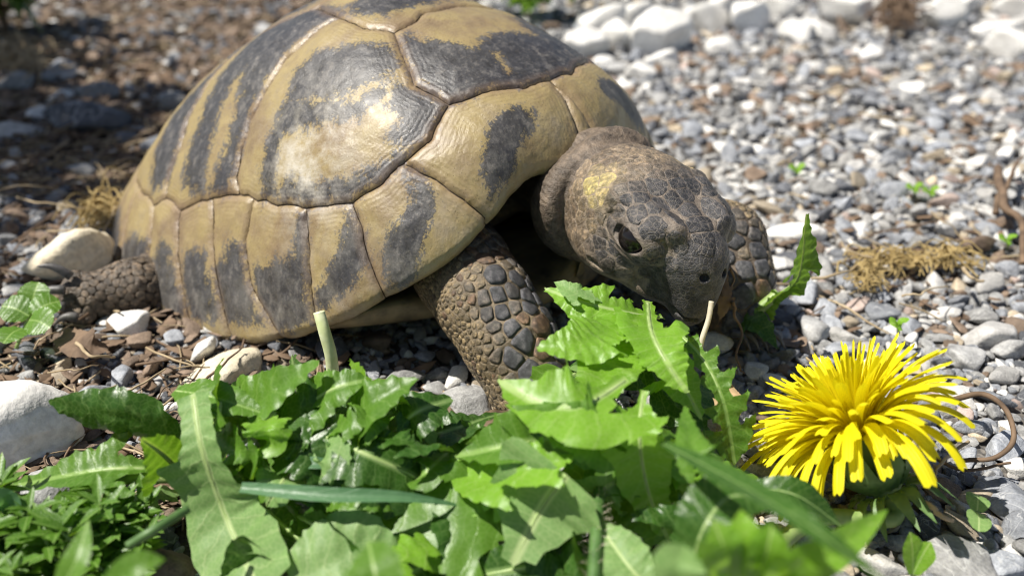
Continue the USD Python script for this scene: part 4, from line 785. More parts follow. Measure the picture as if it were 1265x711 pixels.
def leaf_surface(C, W, outline, nrm, fold=.25, curl=0.0, ripple=.12, seed=0, h=None, twist=0.0):
    C = curve(C, 48); L = np.linalg.norm(np.diff(C, axis=0), axis=1).sum(); T = unit(np.gradient(C, axis=0)); nrm = np.asarray(nrm, float); n0, n1 = (nrm[0], nrm[1]) if nrm.ndim == 2 else (nrm, nrm)
    u = np.linspace(0, 1, 48)[:, None]; hint = unit(n0) * (1 - u) + unit(n1) * u; A = unit(np.cross(T, hint)); Nn = np.cross(A, T)
    if twist: c, s = np.cos(twist * u), np.sin(twist * u); A, Nn = A * c + Nn * s, Nn * c - A * s
    pg = Polygon([(t * L, s * W) for t, s in outline]).buffer(0)
    if pg.geom_type != 'Polygon': pg = max(pg.geoms, key=lambda g: g.area)
    e = min(W * .05, .0005); pg = pg.buffer(e).buffer(-2 * e).buffer(e)
    if pg.geom_type != 'Polygon': pg = max(pg.geoms, key=lambda g: g.area)
    if W > .003 and outline is not P1:                                  # small uneven teeth along the edge
        rg = np.array(pg.segmentize(W * .16).exterior.coords)[:-1]; tg = unit(np.roll(rg, -1, 0) - np.roll(rg, 1, 0)); am = rng(seed + 5).random(len(rg)) ** 3 * W * .10 - W * .015
        pg = Polygon(rg + np.stack([tg[:, 1], -tg[:, 0]], 1) * am[:, None] * (1 if pg.exterior.is_ccw else -1)).buffer(0)
        if pg.geom_type != 'Polygon': pg = max(pg.geoms, key=lambda g: g.area)
    h = h or max(.0007, min(W / 9, .0013)); V, F, nb = poly_mesh(pg, h, seed); t = np.clip(V[:, 0] / L, 0, 1) * 47; i = np.minimum(t.astype(int), 46); k = (t - i)[:, None]
    c = C[i] * (1 - k) + C[i + 1] * k; a = unit(A[i] * (1 - k) + A[i + 1] * k); n = unit(Nn[i] * (1 - k) + Nn[i + 1] * k); s = V[:, 1]; S = s / W
    q_ = np.c_[V * 130, np.full(len(V), seed * 3.7)]; rip = (fbm(q_ * 1.5, 3, seed) - .5) * ripple * W * 2.6 * np.minimum(np.abs(S) * 1.6, 1) + np.sin(V[:, 0] * 2 * np.pi / (W * 1.15) + np.sign(s) * 1.3 + seed) * ripple * W * .42 * np.abs(S) ** 1.6
    ph = np.sin((V[:, 0] - .13 * np.abs(s)) * 2 * np.pi / (W * .34) + seed) * .00026 * min(1, W / .008) * np.clip(np.abs(S) * 4, 0, 1)
    hgt = np.abs(s) * math.sin(fold) - curl * S ** 2 * W + rip + ph
    return c + a * (s * math.cos(fold))[:, None] + n * hgt[:, None], F, np.stack([V[:, 0] / L, S], 1), (C, Nn, A, L)
LEAF_GROUP = None
def leaf(label, pts, W, m=None, outline=None, nrm=(-.1, -.45, .88), fold=.25, curl=0.0, ripple=.12, seed=0, rib=True, twist=0.0, name='dandelion_leaf', cat='leaf', group=None, raw=False, vein=None):
    if not raw and 'blurred' not in label:                     # the heap gets lower towards the front
        d0 = np.mean([project(at(*p))[2] for p in pts]); pts = [(u, v, z * (1 - .45 * min(max((v - 520) / 130, 0), 1))) for u, v, z in pts]; W = W * np.mean([project(at(*p))[2] for p in pts]) / d0
    if outline is not None and len(outline) == 21 and outline[0] == (0, .10): W = W * 1.32
    C = pts if raw else [at(*p) for p in pts]
    V, F, st, (Cc, Nn, A, L) = leaf_surface(C, W, outline or lobed(seed), nrm, fold, curl, ripple, seed, None, twist)
    vein = (seed % 2 == 0) if vein is None else vein
    if not vein: rib = False; st = np.c_[st[:, 0] * .6, .10 + .9 * np.abs(st[:, 1])]
    t = thing(name, label, cat, None, group)
    obj('blade', (V, F), m or M_LEAF, t, smooth=True, uv=st)
    if rib:
        r = np.sin(np.pi * np.linspace(.12, 1, len(Cc)) ** .6) ** .7 * min(W * .06, .00055); obj('midrib', tube(Cc[1:46] - Nn[1:46] * (r[1:46, None] * .45 + .00004), r[1:46], 7), M_RIB, t, smooth=True)
    return t
P1 = [(0, .35), (.14, .30), (.28, .36), (.36, .52), (.385, 1.0), (.43, .95), (.50, .74), (.60, .72), (.75, .86), (1, .72), (1, -.75), (.85, -.9), (.70, -.70), (.62, -.78), (.555, -1.05), (.535, -1.0), (.50, -.55), (.40, -.36), (.2, -.34), (0, -.35)]
leaf('large pale leaf with toothed edge standing at the front left of the pile', [(238, 486, .031), (250, 555, .028), (280, 640, .021), (322, 735, .015)], .0098, M_LEAF_P, P1, (-.30, -.66, .70), .10, .0, .06, 3, vein=True)
leaf('dark folded leaf pointing left to the edge of the picture', [(230, 582, .016), (150, 578, .020), (80, 588, .019), (-4, 606, .013)], .0068, M_LEAF, tri(1), (0, -.30, .95), .42, .25, .13, 4, vein=True)
leaf('dark curled leaf flap above the long left leaf', [(228, 560, .018), (172, 522, .024), (112, 508, .026), (58, 494, .027)], .0050, M_LEAF_D, lance(.6, .5), ((.3, -.95, -.1), (.2, -.9, .2)), .2, .7, .25, 5)
leaf('lobe of leaf curling up between the long left leaf and the pale leaf', [(225, 585, .016), (200, 560, .026), (172, 540, .032)], .0060, M_LEAF, tri(2), (.5, -.7, .4), .35, .4, .2, 6)
leaf('pointed leaf reaching up towards the shell beside the pale leaf', [(262, 530, .018), (315, 498, .027), (398, 443, .037)], .0085, M_LEAF, ARROW, (-.25, -.50, .83), .16, .1, .15, 7)
leaf('narrow leaf from the pale leaf top running right', [(216, 482, .027), (262, 490, .029), (330, 512, .027)], .0042, M_LEAF, lance(.3, .5), (0, -.3, .95), .3, .3, .2, 8)
leaf('leaf with drooping lobes behind the pointed leaf', [(300, 545, .016), (352, 515, .025), (420, 492, .028)], .0090, M_LEAF_D, lobed(9, 2, .5), (-.1, -.5, .86), .2, .2, .2, 9)
leaf('small curled leaf at the foot of the upright cut stalk', [(372, 505, .024), (412, 480, .031), (462, 468, .032)], .0060, M_LEAF, tri(5), (-.2, -.45, .85), .3, .35, .25, 10)
leaf('folded leaf with sharp point right of the upright cut stalk', [(418, 540, .020), (452, 505, .029), (518, 466, .034)], .0092, M_LEAF, ARROW, (-.35, -.40, .82), .3, .2, .2, 11)
leaf('dark leaf rounded over near the grey stone by the foreleg', [(470, 555, .018), (510, 512, .027), (562, 492, .026)], .0078, M_LEAF_D, tri(7), (-.1, -.5, .86), .15, .4, .2, 12)
leaf('dull green leaf lying flat below the scaly foreleg', [(590, 528, .014), (548, 545, .020), (490, 565, .022)], .0085, M_LEAF_P, tri(8), (-.1, -.45, .88), .1, .1, .12, 13)
leaf('wide dark leaf with arching back in the middle of the pile', [(395, 535, .026), (455, 562, .028), (520, 592, .024), (580, 625, .016)], .0110, M_LEAF_D, lobed(209, 1, .6, .55), (.15, -.55, .82), .12, .3, .12, 14)
leaf('leaf facing the viewer left of the grass blade end', [(335, 520, .024), (385, 560, .026), (435, 640, .018)], .0088, M_LEAF_D, lobed(15, 2, .45), (.2, -.7, .68), .2, .2, .16, 15)
leaf('shiny leaf folded upward just under the foreleg', [(700, 540, .024), (640, 548, .030), (560, 565, .026)], .0092, M_LEAF, tri(11), (.1, -.35, .93), .5, .2, .16, 16)
leaf('bright leaf with upturned rim in the centre of the pile', [(720, 560, .034), (650, 580, .034), (590, 592, .028), (548, 566, .024)], .0078, M_LEAF_B, lobed(212, 1, .6, .55), (-.05, -.35, .93), .45, .25, .15, 17)
leaf('pale triangular leaf tip pointing down in the centre', [(700, 585, .036), (668, 628, .033), (632, 700, .024)], .0130, M_LEAF_P, [(0, .55), (.2, .85), (.5, .62), (.8, .3), (1, 0), (.8, -.28), (.5, -.55), (.2, -.7), (0, -.45)], (.05, -.62, .78), .14, .1, .06, 18)
leaf('broad oval leaf at the bottom centre', [(640, 655, .026), (560, 650, .028), (466, 645, .022)], .0115, M_LEAF, tri(14), (.0, -.55, .84), .08, .15, .08, 19)
leaf('bright leaf flap in front of the mouth reaching left', [(818, 392, .030), (770, 385, .034), (715, 372, .036), (672, 356, .037)], .0068, M_LEAF_B, lobed(215, 1, .6, .55), (-.25, -.40, .87), .25, .3, .2, 20)
leaf('crumpled bright leaf with pointed lobe under the eye', [(806, 385, .031), (755, 408, .036), (715, 424, .037), (662, 430, .036)], .0082, M_LEAF_B, lobed(21, 1, .4, .5), (-.15, -.45, .88), .28, .25, .18, 21)
leaf('bright leaf hanging from the beak with tip downward', [(800, 372, .031), (805, 410, .036), (825, 450, .034), (852, 488, .030)], .0076, M_LEAF_B, tri(17), (.05, -.66, .74), .22, .15, .16, 22)
leaf('curled rim of leaf beneath the cheek', [(745, 372, .036), (712, 362, .038), (684, 348, .039)], .0038, M_LEAF_P, lobed(218, 1, .6, .55), (-.2, -.2, .95), .4, .4, .25, 23)
leaf('wide bright leaf with two points below the mouth', [(775, 468, .036), (720, 500, .036), (665, 498, .035), (612, 468, .036)], .0100, M_LEAF_B, tri(19), (-.05, -.48, .87), .3, .1, .10, 24)
leaf('olive lower face of leaf under the wide bright leaf', [(760, 520, .034), (715, 528, .034), (630, 500, .035)], .0072, M_LEAF, tri(20), (.1, -.75, .62), .2, .1, .08, 25)
leaf('bright upright leaf right of the centre with wavy edge', [(795, 482, .034), (790, 540, .032), (802, 610, .026), (828, 672, .016)], .0068, M_LEAF_B, lobed(26, 1, .35, .6), (-.05, -.72, .68), .25, .1, .12, 26)
leaf('ragged leaf with pale midrib trailing from the beak on the right', [(830, 405, .032), (866, 440, .030), (893, 495, .024), (908, 575, .014)], .0064, M_LEAF, lobed(27, 4, .7, .2), (.1, -.62, .77), .25, .15, .2, 27, vein=True)
leaf('small leaf between the ragged leaf and the bright upright leaf', [(800, 440, .030), (838, 468, .028), (868, 520, .022)], .0060, M_LEAF_B, tri(23), (.1, -.6, .79), .2, .2, .15, 28)
leaf('blurred leaf lobe close in front of the ragged leaf', [(910, 590, .030), (862, 565, .036), (845, 500, .036)], .0045, M_LEAF, lobed(224, 1, .6, .55), (0, -.8, .6), .3, .3, .2, 29)
leaf('crinkled green leaf standing right of the far foreleg', [(925, 408, .004), (955, 370, .014), (986, 340, .024), (996, 262, .043)], .0062, M_LEAF, lobed(30, 2, .55, .3), (.35, -.80, .48), .45, .2, .28, 30)
leaf('shaded leaf lying on the ground right of the far foreleg', [(898, 402, .006), (930, 396, .009), (962, 432, .004)], .0062, M_LEAF_D, tri(26), (0, -.4, .9), .2, .2, .15, 31)
leaf('broad bright leaf lobe hanging just below the beak', [(790, 395, .030), (768, 430, .033), (742, 470, .033), (728, 500, .030)], .0098, M_LEAF_B, tri(61), (-.1, -.55, .83), .25, .2, .14, 81)
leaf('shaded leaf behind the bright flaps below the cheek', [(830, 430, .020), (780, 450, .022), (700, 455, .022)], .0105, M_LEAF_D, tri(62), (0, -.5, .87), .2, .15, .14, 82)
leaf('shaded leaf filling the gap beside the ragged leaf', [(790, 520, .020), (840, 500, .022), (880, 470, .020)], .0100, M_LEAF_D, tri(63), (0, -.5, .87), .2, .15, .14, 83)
leaf('leaf with two corners left of the bright upright leaf', [(800, 560, .022), (760, 580, .026), (715, 610, .024)], .0090, M_LEAF, tri(64), (0, -.55, .83), .2, .15, .14, 84)
leaf('leaf turned edge on above the grass blade', [(300, 585, .020), (350, 560, .024), (402, 548, .024)], .0080, M_LEAF, tri(65), (0, -.55, .83), .3, .2, .14, 85)
leaf('dark leaf in the gap below the cut stalk', [(440, 545, .016), (415, 515, .020), (385, 490, .020)], .0085, M_LEAF_D, tri(66), (0, -.5, .86), .2, .2, .14, 86)
# out-of-focus leaves close to the lens
leaf('long blurred leaf slanting to the lower right in the foreground', [(820, 548, .042), (900, 590, .046), (1000, 650, .050), (1100, 722, .046)], .0021, M_LEAF_D, lance(.3, .4), (.1, -.4, .9), .3, .1, .1, 32)
leaf('blurred leaf running up beneath the dandelion', [(960, 735, .040), (1020, 690, .038), (1098, 628, .034)], .0026, M_LEAF_B, lance(.4, .5), (0, -.4, .9), .4, .1, .1, 33)
leaf('blurred dark leaf curving under the dandelion stalk', [(930, 600, .026), (985, 612, .026), (1040, 650, .020)], .0030, M_LEAF_D, lance(.4, .5), (0, -.4, .9), .4, .1, .1, 34)
for k, (b, t_) in enumerate([((905, 725), (880, 640)), ((915, 725), (915, 628)), ((930, 725), (955, 640)), ((890, 725), (862, 668)), ((945, 725), (990, 690)), ((960, 730), (1012, 665))]):
    leaf(f'narrow {("leftmost", "middle", "right hand", "lowest left", "lowest right", "tallest right")[k]} leaf of the blurred rosette at the bottom right', [(*b, .034), ((b[0] + t_[0]) / 2 + 4, (b[1] + t_[1]) / 2, .042), (*t_, .046)], .0026, M_LEAF_B, lance(.35, .6), (0, -.7, .7), .3, .1, .1, 40 + k)
leaf('wavy pale leaf at the bottom edge right of centre', [(800, 725, .030), (770, 690, .034), (735, 640, .034)], .0040, M_LEAF_P, lance(.4, .5), (0, -.6, .8), .3, .2, .2, 50)
leaf('blurred pale leaf tip at the bottom edge', [(838, 735, .040), (838, 700, .044), (846, 672, .044)], .0034, M_LEAF_P, lance(.5, .5), (0, -.6, .8), .3, .1, .1, 51)
leaf('dark arching leaf behind the blurred rosette', [(850, 711, .026), (870, 650, .034), (905, 612, .036), (960, 625, .034)], .0050, M_LEAF_D, lance(.4, .5), (-.3, -.5, .8), .3, .2, .12, 52)
leaf('leaf at the bottom edge under the broad oval leaf', [(360, 720, .018), (430, 690, .024), (505, 690, .022)], .0080, M_LEAF_P, lance(.5, .5), (0, -.55, .84), .15, .2, .12, 53)
leaf('upright blurred leaf tip at the bottom edge below the oval leaf', [(470, 740, .034), (462, 700, .037), (455, 668, .037)], .0040, M_LEAF, lance(.5, .4), (0, -.8, .55), .3, .1, .1, 54)
# leaves lower in the pile, seen in the gaps
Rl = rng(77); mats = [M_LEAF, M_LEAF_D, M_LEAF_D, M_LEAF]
place = [(250, 560), (300, 590), (340, 640), (400, 610), (420, 680), (480, 600), (520, 700), (560, 610), (600, 560), (600, 690), (650, 700), (690, 660), (720, 600), (740, 690), (760, 560), (790, 640), (820, 590), (840, 540), (860, 650), (880, 600), (690, 480), (740, 450), (560, 530), (470, 530), (380, 540), (330, 690), (680, 720), (580, 725), (770, 720)]
place_labels = situate([('half hidden ' + ('jagged' if k % 2 else 'smooth edged') + ' leaf', u, v) for k, (u, v) in enumerate(place)])
for k, (u, v) in enumerate(place):
    a = Rl.uniform(0, 6.28); L_ = Rl.uniform(60, 120); z = Rl.uniform(.009, .019) if v > 520 else .016
    p = [(u - math.cos(a) * L_, v - math.sin(a) * L_ * .55, z * .6), (u, v, z + .003), (u + math.cos(a) * L_, v + math.sin(a) * L_ * .55, z * .8)]
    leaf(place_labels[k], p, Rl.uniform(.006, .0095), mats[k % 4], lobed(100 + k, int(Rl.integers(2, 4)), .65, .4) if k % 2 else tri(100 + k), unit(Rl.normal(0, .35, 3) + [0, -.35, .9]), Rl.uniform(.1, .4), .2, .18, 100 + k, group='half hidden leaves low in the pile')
cur = [(270, 505), (330, 530), (365, 470), (300, 560), (345, 600), (440, 520), (470, 490), (500, 545), (530, 580), (400, 570), (455, 610), (600, 610), (560, 640), (700, 640), (750, 600), (770, 540), (850, 580), (730, 690), (130, 640), (180, 610), (60, 650), (500, 680), (410, 655), (640, 540)]
cl = situate([('small curled jagged leaf', u, v) for u, v in cur])
for k, (u, v) in enumerate(cur):
    a = Rl.uniform(0, 6.28); L_ = Rl.uniform(38, 70); z = (.026 if v < 560 else .024) if u > 220 else .010
    leaf(cl[k], [(u - math.cos(a) * L_, v - math.sin(a) * L_ * .6, z - .004), (u, v, z + .003), (u + math.cos(a) * L_, v + math.sin(a) * L_ * .6, z - .002)], Rl.uniform(.0048, .0068), [M_LEAF, M_LEAF_B, M_LEAF_D, M_LEAF, M_LEAF_P][k % 5], lobed(300 + k, 2, .6, .45) if k % 2 else tri(300 + k), unit(Rl.normal(0, .4, 3) + [0, -.4, .85]), Rl.uniform(.15, .5), Rl.uniform(.2, .7), .25, 300 + k, twist=Rl.uniform(-.9, .9))
# stalks and blades
def stalk(name, label, pts, r, m, cat='stalk', taper=1.0, hairs=0, part='stem', n=30):
    C = curve([at(*p) for p in pts], n); t = thing(name, label, cat); rr = np.linspace(1, taper, n) * r
    obj(part, tube(C, rr, 10), m, t, smooth=True)
    if hairs:
        R_ = rng(int(r * 1e6)); v, f = [], []; parts = []
        for _ in range(hairs):
            i = int(R_.integers(1, n - 1)); d = unit(R_.normal(size=3)); d -= unit(C[i + 1] - C[i - 1]) * (d @ unit(C[i + 1] - C[i - 1])); d = unit(d); a = C[i] + d * rr[i] * .9; parts.append(tube([a, a + d * .0009 + R_.normal(0, .0002, 3), a + d * .0017 + R_.normal(0, .0005, 3)], [.00003, .000025, .00001], 3, False))
        tag(obj('hairs', join(parts), M_CREAM, t), kind='stuff')
    return t
s_ = stalk('cut_stalk', 'pale green cut stalk standing upright in front of the shell', [(394, 385, .027), (401, 410, .023), (409, 440, .017), (412, 475, .009)], .00135, M_STEM_P, taper=1.15)
leaf('grey green grass blade lying across the pile', [(298, 602, .030), (400, 611, .033), (500, 614, .032), (582, 626, .026)], .0013, M_BLADE, lance(.7, .3), (0, -.5, .86), .35, .0, .02, 60, rib=False, name='long_grass', cat='grass')
leaf('second grass blade half hidden behind the first one', [(330, 575, .022), (390, 572, .026), (460, 580, .022)], .0012, M_BLADE, lance(.7, .4), (0, -.5, .86), .3, 0, .02, 61, rib=False, name='long_grass', cat='grass')
stalk('leaf_stalk', 'thick dark green stalk at the lower left beside the pale leaf', [(158, 674, .022), (190, 654, .024), (232, 628, .024)], .0008, M_STEM_D)
stalk('leaf_stalk', 'pale green stalk under the long left leaf', [(95, 596, .012), (160, 590, .013), (235, 588, .013)], .0013, M_STEM)
stalk('leaf_stalk', 'hairy green stalk in the foreground right of the triangular leaf tip', [(742, 590, .018), (738, 640, .020), (733, 722, .018)], .0011, M_STEM_D, hairs=110)
stalk('leaf_stalk', 'green stalk of the crinkled leaf beside the far foreleg', [(905, 410, .003), (930, 388, .009), (962, 362, .015)], .0015, M_STEM)
stalk('pale_stalk', 'cream coloured stalk hanging from the tip of the beak', [(879, 372, .0315), (875, 395, .028), (867, 420, .024), (863, 446, .019)], .0006, M_CREAM)
# ------------------------------------------------------------------ dandelion flower
M_PETAL = mat('petal_yellow', {'uv': ('uvmap', dict(attribute='st')), 'sep': ('separate_xyz', {}), 'oi': ('object_info', {}), 'r': ('rgb_ramp', dict(ramp=[(0, (.87, .73, .006)), (.35, (.89, .78, .008)), (1, (.91, .82, .014))])), 'hv': ('hsv', dict(hue=.5, saturation=1.0, fac=1.0)), 'vv': ('map_range', dict(from_min=0.0, from_max=1.0, to_min=.86, to_max=1.05)),
                               'w': ('math', dict(math_type='multiply', value2=16.0)), 'sn': ('math', dict(math_type='sine')), 'b': ('bump', dict(strength=.35, distance=.0002)), 'p': ('principled_bsdf', dict(roughness=.5, specular_ior_level=.3)), 't': ('translucent_bsdf', {}), 'x': ('mix_closure', dict(fac=.38))},
              [('uv.UV', 'sep.vector'), ('sep.x', 'r.fac'), ('oi.random', 'vv.value'), ('r.color', 'hv.color'), ('vv.result', 'hv.value'), ('hv.color', 'p.base_color'), ('hv.color', 't.color'), ('sep.y', 'w.value1'), ('w.value', 'sn.value1'), ('sn.value', 'b.height'), ('b.normal', 'p.normal'), ('p.BSDF', 'x.closure1'), ('t.BSDF', 'x.closure2')], 'x.closure')
M_BRACT = plant_mat('bract_green', (.07, .14, .035), (.15, .25, .08), .5)
flower = thing('dandelion_flower', 'open yellow dandelion flower lying on the gravel right of the leaves', 'flower')
FC = at(1062, 538, .0150); AX = unit([-.56, .66, 1.0]); FA = unit(np.cross(AX, [0, 1.0, 0])); FB = np.cross(AX, FA)
def petal(c, az, rho, phi0, phi1, L, w, seed, curl=0.0, droop=0.0):
    R_ = rng(seed); rad = FA * math.cos(az) + FB * math.sin(az); side = unit(np.cross(AX, rad)); n = 11; p = c + rad * rho; ps, ns = [p], []
    for k in range(n):
        u = (k + .5) / n; ph = phi0 + (phi1 - phi0) * u ** .8 + curl * u * u; d = AX * math.cos(ph) + rad * math.sin(ph); d = unit(d + np.array([0, 0, -1]) * droop * u * u); nn = unit(np.cross(side, d)); ns.append(nn); p = p + d * L / n; ps.append(p)
    ns.append(ns[-1]); ps, ns = np.array(ps), np.array(ns); u = np.linspace(0, 1, n + 1); wd = w * (.35 + .65 * np.clip(u / .45, 0, 1)) * np.where(u > .93, .9, 1.0)
    tw = R_.normal(0, .25); V, st = [], []; X = (-1, -.5, 0, .5, 1); teeth = [0, .0006, .0001, .0006, 0]
    for i in range(n + 1):
        s2 = side * math.cos(tw * u[i]) + ns[i] * math.sin(tw * u[i]); n2 = np.cross(s2, unit(ps[min(i + 1, n)] - ps[max(i - 1, 0)]))
        for j, x in enumerate(X):
            d_ = unit(ps[n] - ps[n - 1]) * (teeth[j] * R_.uniform(.6, 1.6) if i == n else 0); V.append(ps[i] + s2 * x * wd[i] / 2 + n2 * (abs(x) ** 2) * wd[i] * .22 + d_); st.append((u[i], x))
    f = []
    for i in range(n):
        for j in range(4): a = i * 5 + j; f += [(a, a + 1, a + 6), (a, a + 6, a + 5)]
    obj('petal', (np.array(V), np.array(f)), M_PETAL, flower, smooth=True, uv=np.array(st))
Rf = rng(21)
for ring, (cnt, rho, ph, L, w) in enumerate([(26, .0044, 2.05, .0205, .0028), (36, .0043, 1.78, .0200, .0025), (40, .0040, 1.46, .0192, .0022), (44, .0036, 1.12, .0176, .0020), (44, .0031, .88, .0158, .0015), (40, .0025, .62, .0146, .0010), (32, .0020, .44, .0126, .0010), (20, .0012, .22, .0106, .0011)]):
    for k in range(cnt):
        az = 2 * math.pi * (k + .5 * (ring % 2)) / cnt + Rf.normal(0, .07); p = max(ph + Rf.normal(0, .17) + .10 * math.sin(az * 3 + 1), .05)
        petal(FC + AX * .0006 * ring, az, rho, p * .45, p * 1.08, L * Rf.uniform(.80, 1.12), w * Rf.uniform(.65, 1.2), 1000 + ring * 50 + k, Rf.normal(.05, .1), .75 if ring < 2 else .12 if ring < 3 else .04)
v = []
prof = [(0, -.0135), (.0022, -.0132), (.0042, -.0105), (.0050, -.0065), (.0048, -.0025), (.0044, .0004), (0, .0012)]
m_ = trimesh.creation.revolve(np.array(prof), sections=28); q_ = np.array(m_.vertices); obj('receptacle', (FC + q_[:, :1] * FA + q_[:, 1:2] * FB + q_[:, 2:] * AX, np.array(m_.faces)), M_BRACT, flower, smooth=40)
def bract(az, z0, r0, L, w, up, seed):
    rad = FA * math.cos(az) + FB * math.sin(az); base = FC + AX * z0 + rad * r0
    pts = [base, base + rad * L * .30 + AX * L * (.35 if up else -.05), base + rad * L * (.30 if up else .62) + AX * L * (.95 if up else -.55)]
    V, F, st, _ = leaf_surface(pts, w, lance(.7, .35), -rad if up else AX, .3, .1, .12, seed, .0006); obj('bract', (V, F), M_BRACT, flower, smooth=True, uv=st)
for k in range(15): bract(2 * math.pi * k / 15, -.0115, .0040, .0125, .0017, True, 300 + k)
for k in range(13): bract(2 * math.pi * (k + .4) / 13 + Rf.normal(0, .1), -.0118, .0042, .0120, .0016, False, 330 + k)
obj('stem', tube(curve([FC - AX * .0125, FC - AX * .016 + [-.002, -.003, 0], at(1010, 640, .004), at(940, 690, .008)], 24), .0017, 10), M_STEM, flower, smooth=True)

# ------------------------------------------------------------------ small plants
def sprout(label, stem, leaves, W, m, L=None):
    t = thing('seedling', label, 'seedling'); C = curve([at(*p) for p in stem], 10); obj('stem', tube(C, .0005, 7), M_STEM, t, smooth=True)
    for k, (a, b, n_, out) in enumerate(leaves):
        p0, p1 = at(*a), at(*b); V, F, st, _ = leaf_surface([p0, (p0 + p1) / 2 + [0, 0, .0008], p1], W, out, n_, .15, .1, .04, 400 + k, .0006); obj('leaf', (V, F), m, t, smooth=True, uv=st)
ROUND = lance(.45, .5, .45)
sprout('seedling with a pair of round green leaves near the bottom right', [(1204, 652, .001), (1206, 640, .004), (1207, 632, .006)], [((1207, 631, .006), (1207, 610, .007), (0, -.45, .9), ROUND), ((1207, 632, .006), (1209, 656, .006), (0, -.45, .9), ROUND)], .0024, M_LEAF_P)
sprout('seedling with two pointed bright leaves at the bottom edge', [(1128, 722, .002), (1128, 706, .006)], [((1128, 708, .006), (1124, 656, .014), (.2, -.8, .5), lance(.4, .5)), ((1128, 708, .006), (1150, 668, .012), (-.2, -.8, .5), lance(.4, .5))], .0022, M_LEAF_B)
sprout('low plant with rounded leaves beside the hind claws', [(20, 430, .001), (30, 405, .006), (40, 385, .010)], [((38, 385, .010), (48, 348, .016), (.1, -.6, .8), ROUND), ((36, 390, .010), (2, 378, .012), (0, -.5, .85), ROUND), ((36, 395, .010), (62, 405, .010), (0, -.6, .8), ROUND), ((28, 405, .008), (4, 424, .008), (0, -.5, .85), ROUND), ((40, 388, .011), (74, 372, .012), (0, -.5, .85), ROUND)], .0042, M_LEAF)
for k, (u, v_) in enumerate([(985, 212), (1130, 236), (1245, 300), (1150, 240), (1110, 405), (975, 590)][:5]):
    sprout(f'tiny green sprout in the gravel {("behind the head", "far behind the dandelion", "at the right edge", "beside another sprout far behind the dandelion", "just behind the dandelion")[k]}', [(u, v_ + 6, .0), (u, v_, .004)], [((u, v_, .004), (u - 11, v_ - 5, .006), (0, -.4, .9), lance(.4, .5)), ((u, v_, .004), (u + 10, v_ - 7, .007), (0, -.4, .9), lance(.4, .5))], .0022, M_LEAF_B)
# low green ground cover in the bottom left corner
Rg = rng(5); gv, gf, gs = [], [], []; gn = 0; stems = []; PT = np.array([(0, 0), (.35, .5), (.75, .4), (1, 0), (.75, -.4), (.35, -.5), (.5, 0)]); PF = np.array([(0, 6, 1), (1, 6, 2), (2, 6, 3), (3, 6, 4), (4, 6, 5), (5, 6, 0)])
for k in range(22):
    u, v_ = Rg.uniform(-30, 200), Rg.uniform(690, 765); b = at(u, v_, .003); tip = b + [Rg.normal(0, .006), Rg.normal(.001, .005), Rg.uniform(.006, .014) * (1 if u < 150 else .6)]; C = curve([b, (b + tip) / 2 + Rg.normal(0, .0015, 3), tip], 12); stems.append(tube(C, .0003, 5))
    for i in range(2, 12):
        for j in range(4):
            a = Rg.uniform(0, 6.28); d = unit([math.cos(a), math.sin(a), Rg.uniform(.2, .9)]); L_ = Rg.uniform(.0035, .0075); sd = unit(np.cross(d, [0, 0, 1.0])); up = np.cross(sd, d)
            gv.append(C[i] + PT[:, :1] * d * L_ + PT[:, 1:] * sd * L_ * .32 + up * (np.abs(PT[:, 1:]) * .3 - .25 * PT[:, :1] ** 2) * L_ * .5); gf.append(PF + gn); gs.append(PT * [1, 1.6]); gn += 7
cover = thing('ground_cover', 'low small-leaved green plants in the bottom left corner', 'ground cover'); tag(cover, kind='stuff')
obj('foliage', (np.vstack(gv), np.vstack(gf)), M_LEAF, cover, smooth=True, uv=np.vstack(gs)); obj('stems', join(stems), M_STEM, cover, smooth=True)
for k, (a, b, c) in enumerate([((70, 735, .028), (95, 690, .032), (110, 640, .034)), ((120, 745, .034), (165, 700, .038), (205, 690, .038)), ((20, 650, .012), (12, 620, .018), (-10, 600, .022))]):
    leaf(f'blurred narrow leaf {("upright", "curving", "bluish")[k]} at the bottom left', [a, b, c], .0022, M_LEAF if k < 2 else M_BLADE, lance(.4, .4), (0, -.6, .8), .3, .1, .05, 62 + k, name='narrow_leaf')

# ------------------------------------------------------------------ dry stems, twigs and litter
def bent(name, label, pts, r, m, cat='twig', wob=.0006, seed=0, group=None, n=26, taper=.55):
    C = curve([at(*p) for p in pts], n); C = C + (np.stack([fbm(np.c_[np.linspace(0, 4, n), np.full(n, seed * 7.1 + j), np.zeros(n)], 2, seed) for j in range(3)], 1) - .5) * wob * 2; rr = np.linspace(1, taper, n) * r * (1 + .25 * (fbm(np.c_[np.linspace(0, 9, n), np.full(n, seed + .5), np.zeros(n)], 2, seed) - .5))
    p = obj(name, tube(C, rr, 8), m, smooth=True); return tag(p, label, cat, group)
bent('dry_root', 'brown curled root looping at the right of the dandelion', [(1178, 494, .006), (1214, 488, .010), (1243, 508, .012), (1252, 540, .009), (1232, 562, .005), (1190, 568, .003)], .0007, M_TWIG, 'root', .0006, 1, taper=.7)
bent('dry_root', 'thin brown root below the curled root', [(1150, 560, .004), (1190, 578, .004), (1245, 572, .004)], .0005, M_TWIG, 'root', .0008, 2)
bent('twig', 'twisted twig at the right edge above the flower', [(1232, 205, .006), (1240, 245, .012), (1258, 270, .010), (1262, 330, .006)], .0017, M_TWIG, 'twig', .002, 3)
bent('twig', 'thin branching twig at the top of the right edge twig', [(1225, 262, .004), (1245, 225, .010), (1262, 190, .010)], .0011, M_TWIG, 'twig', .002, 4)
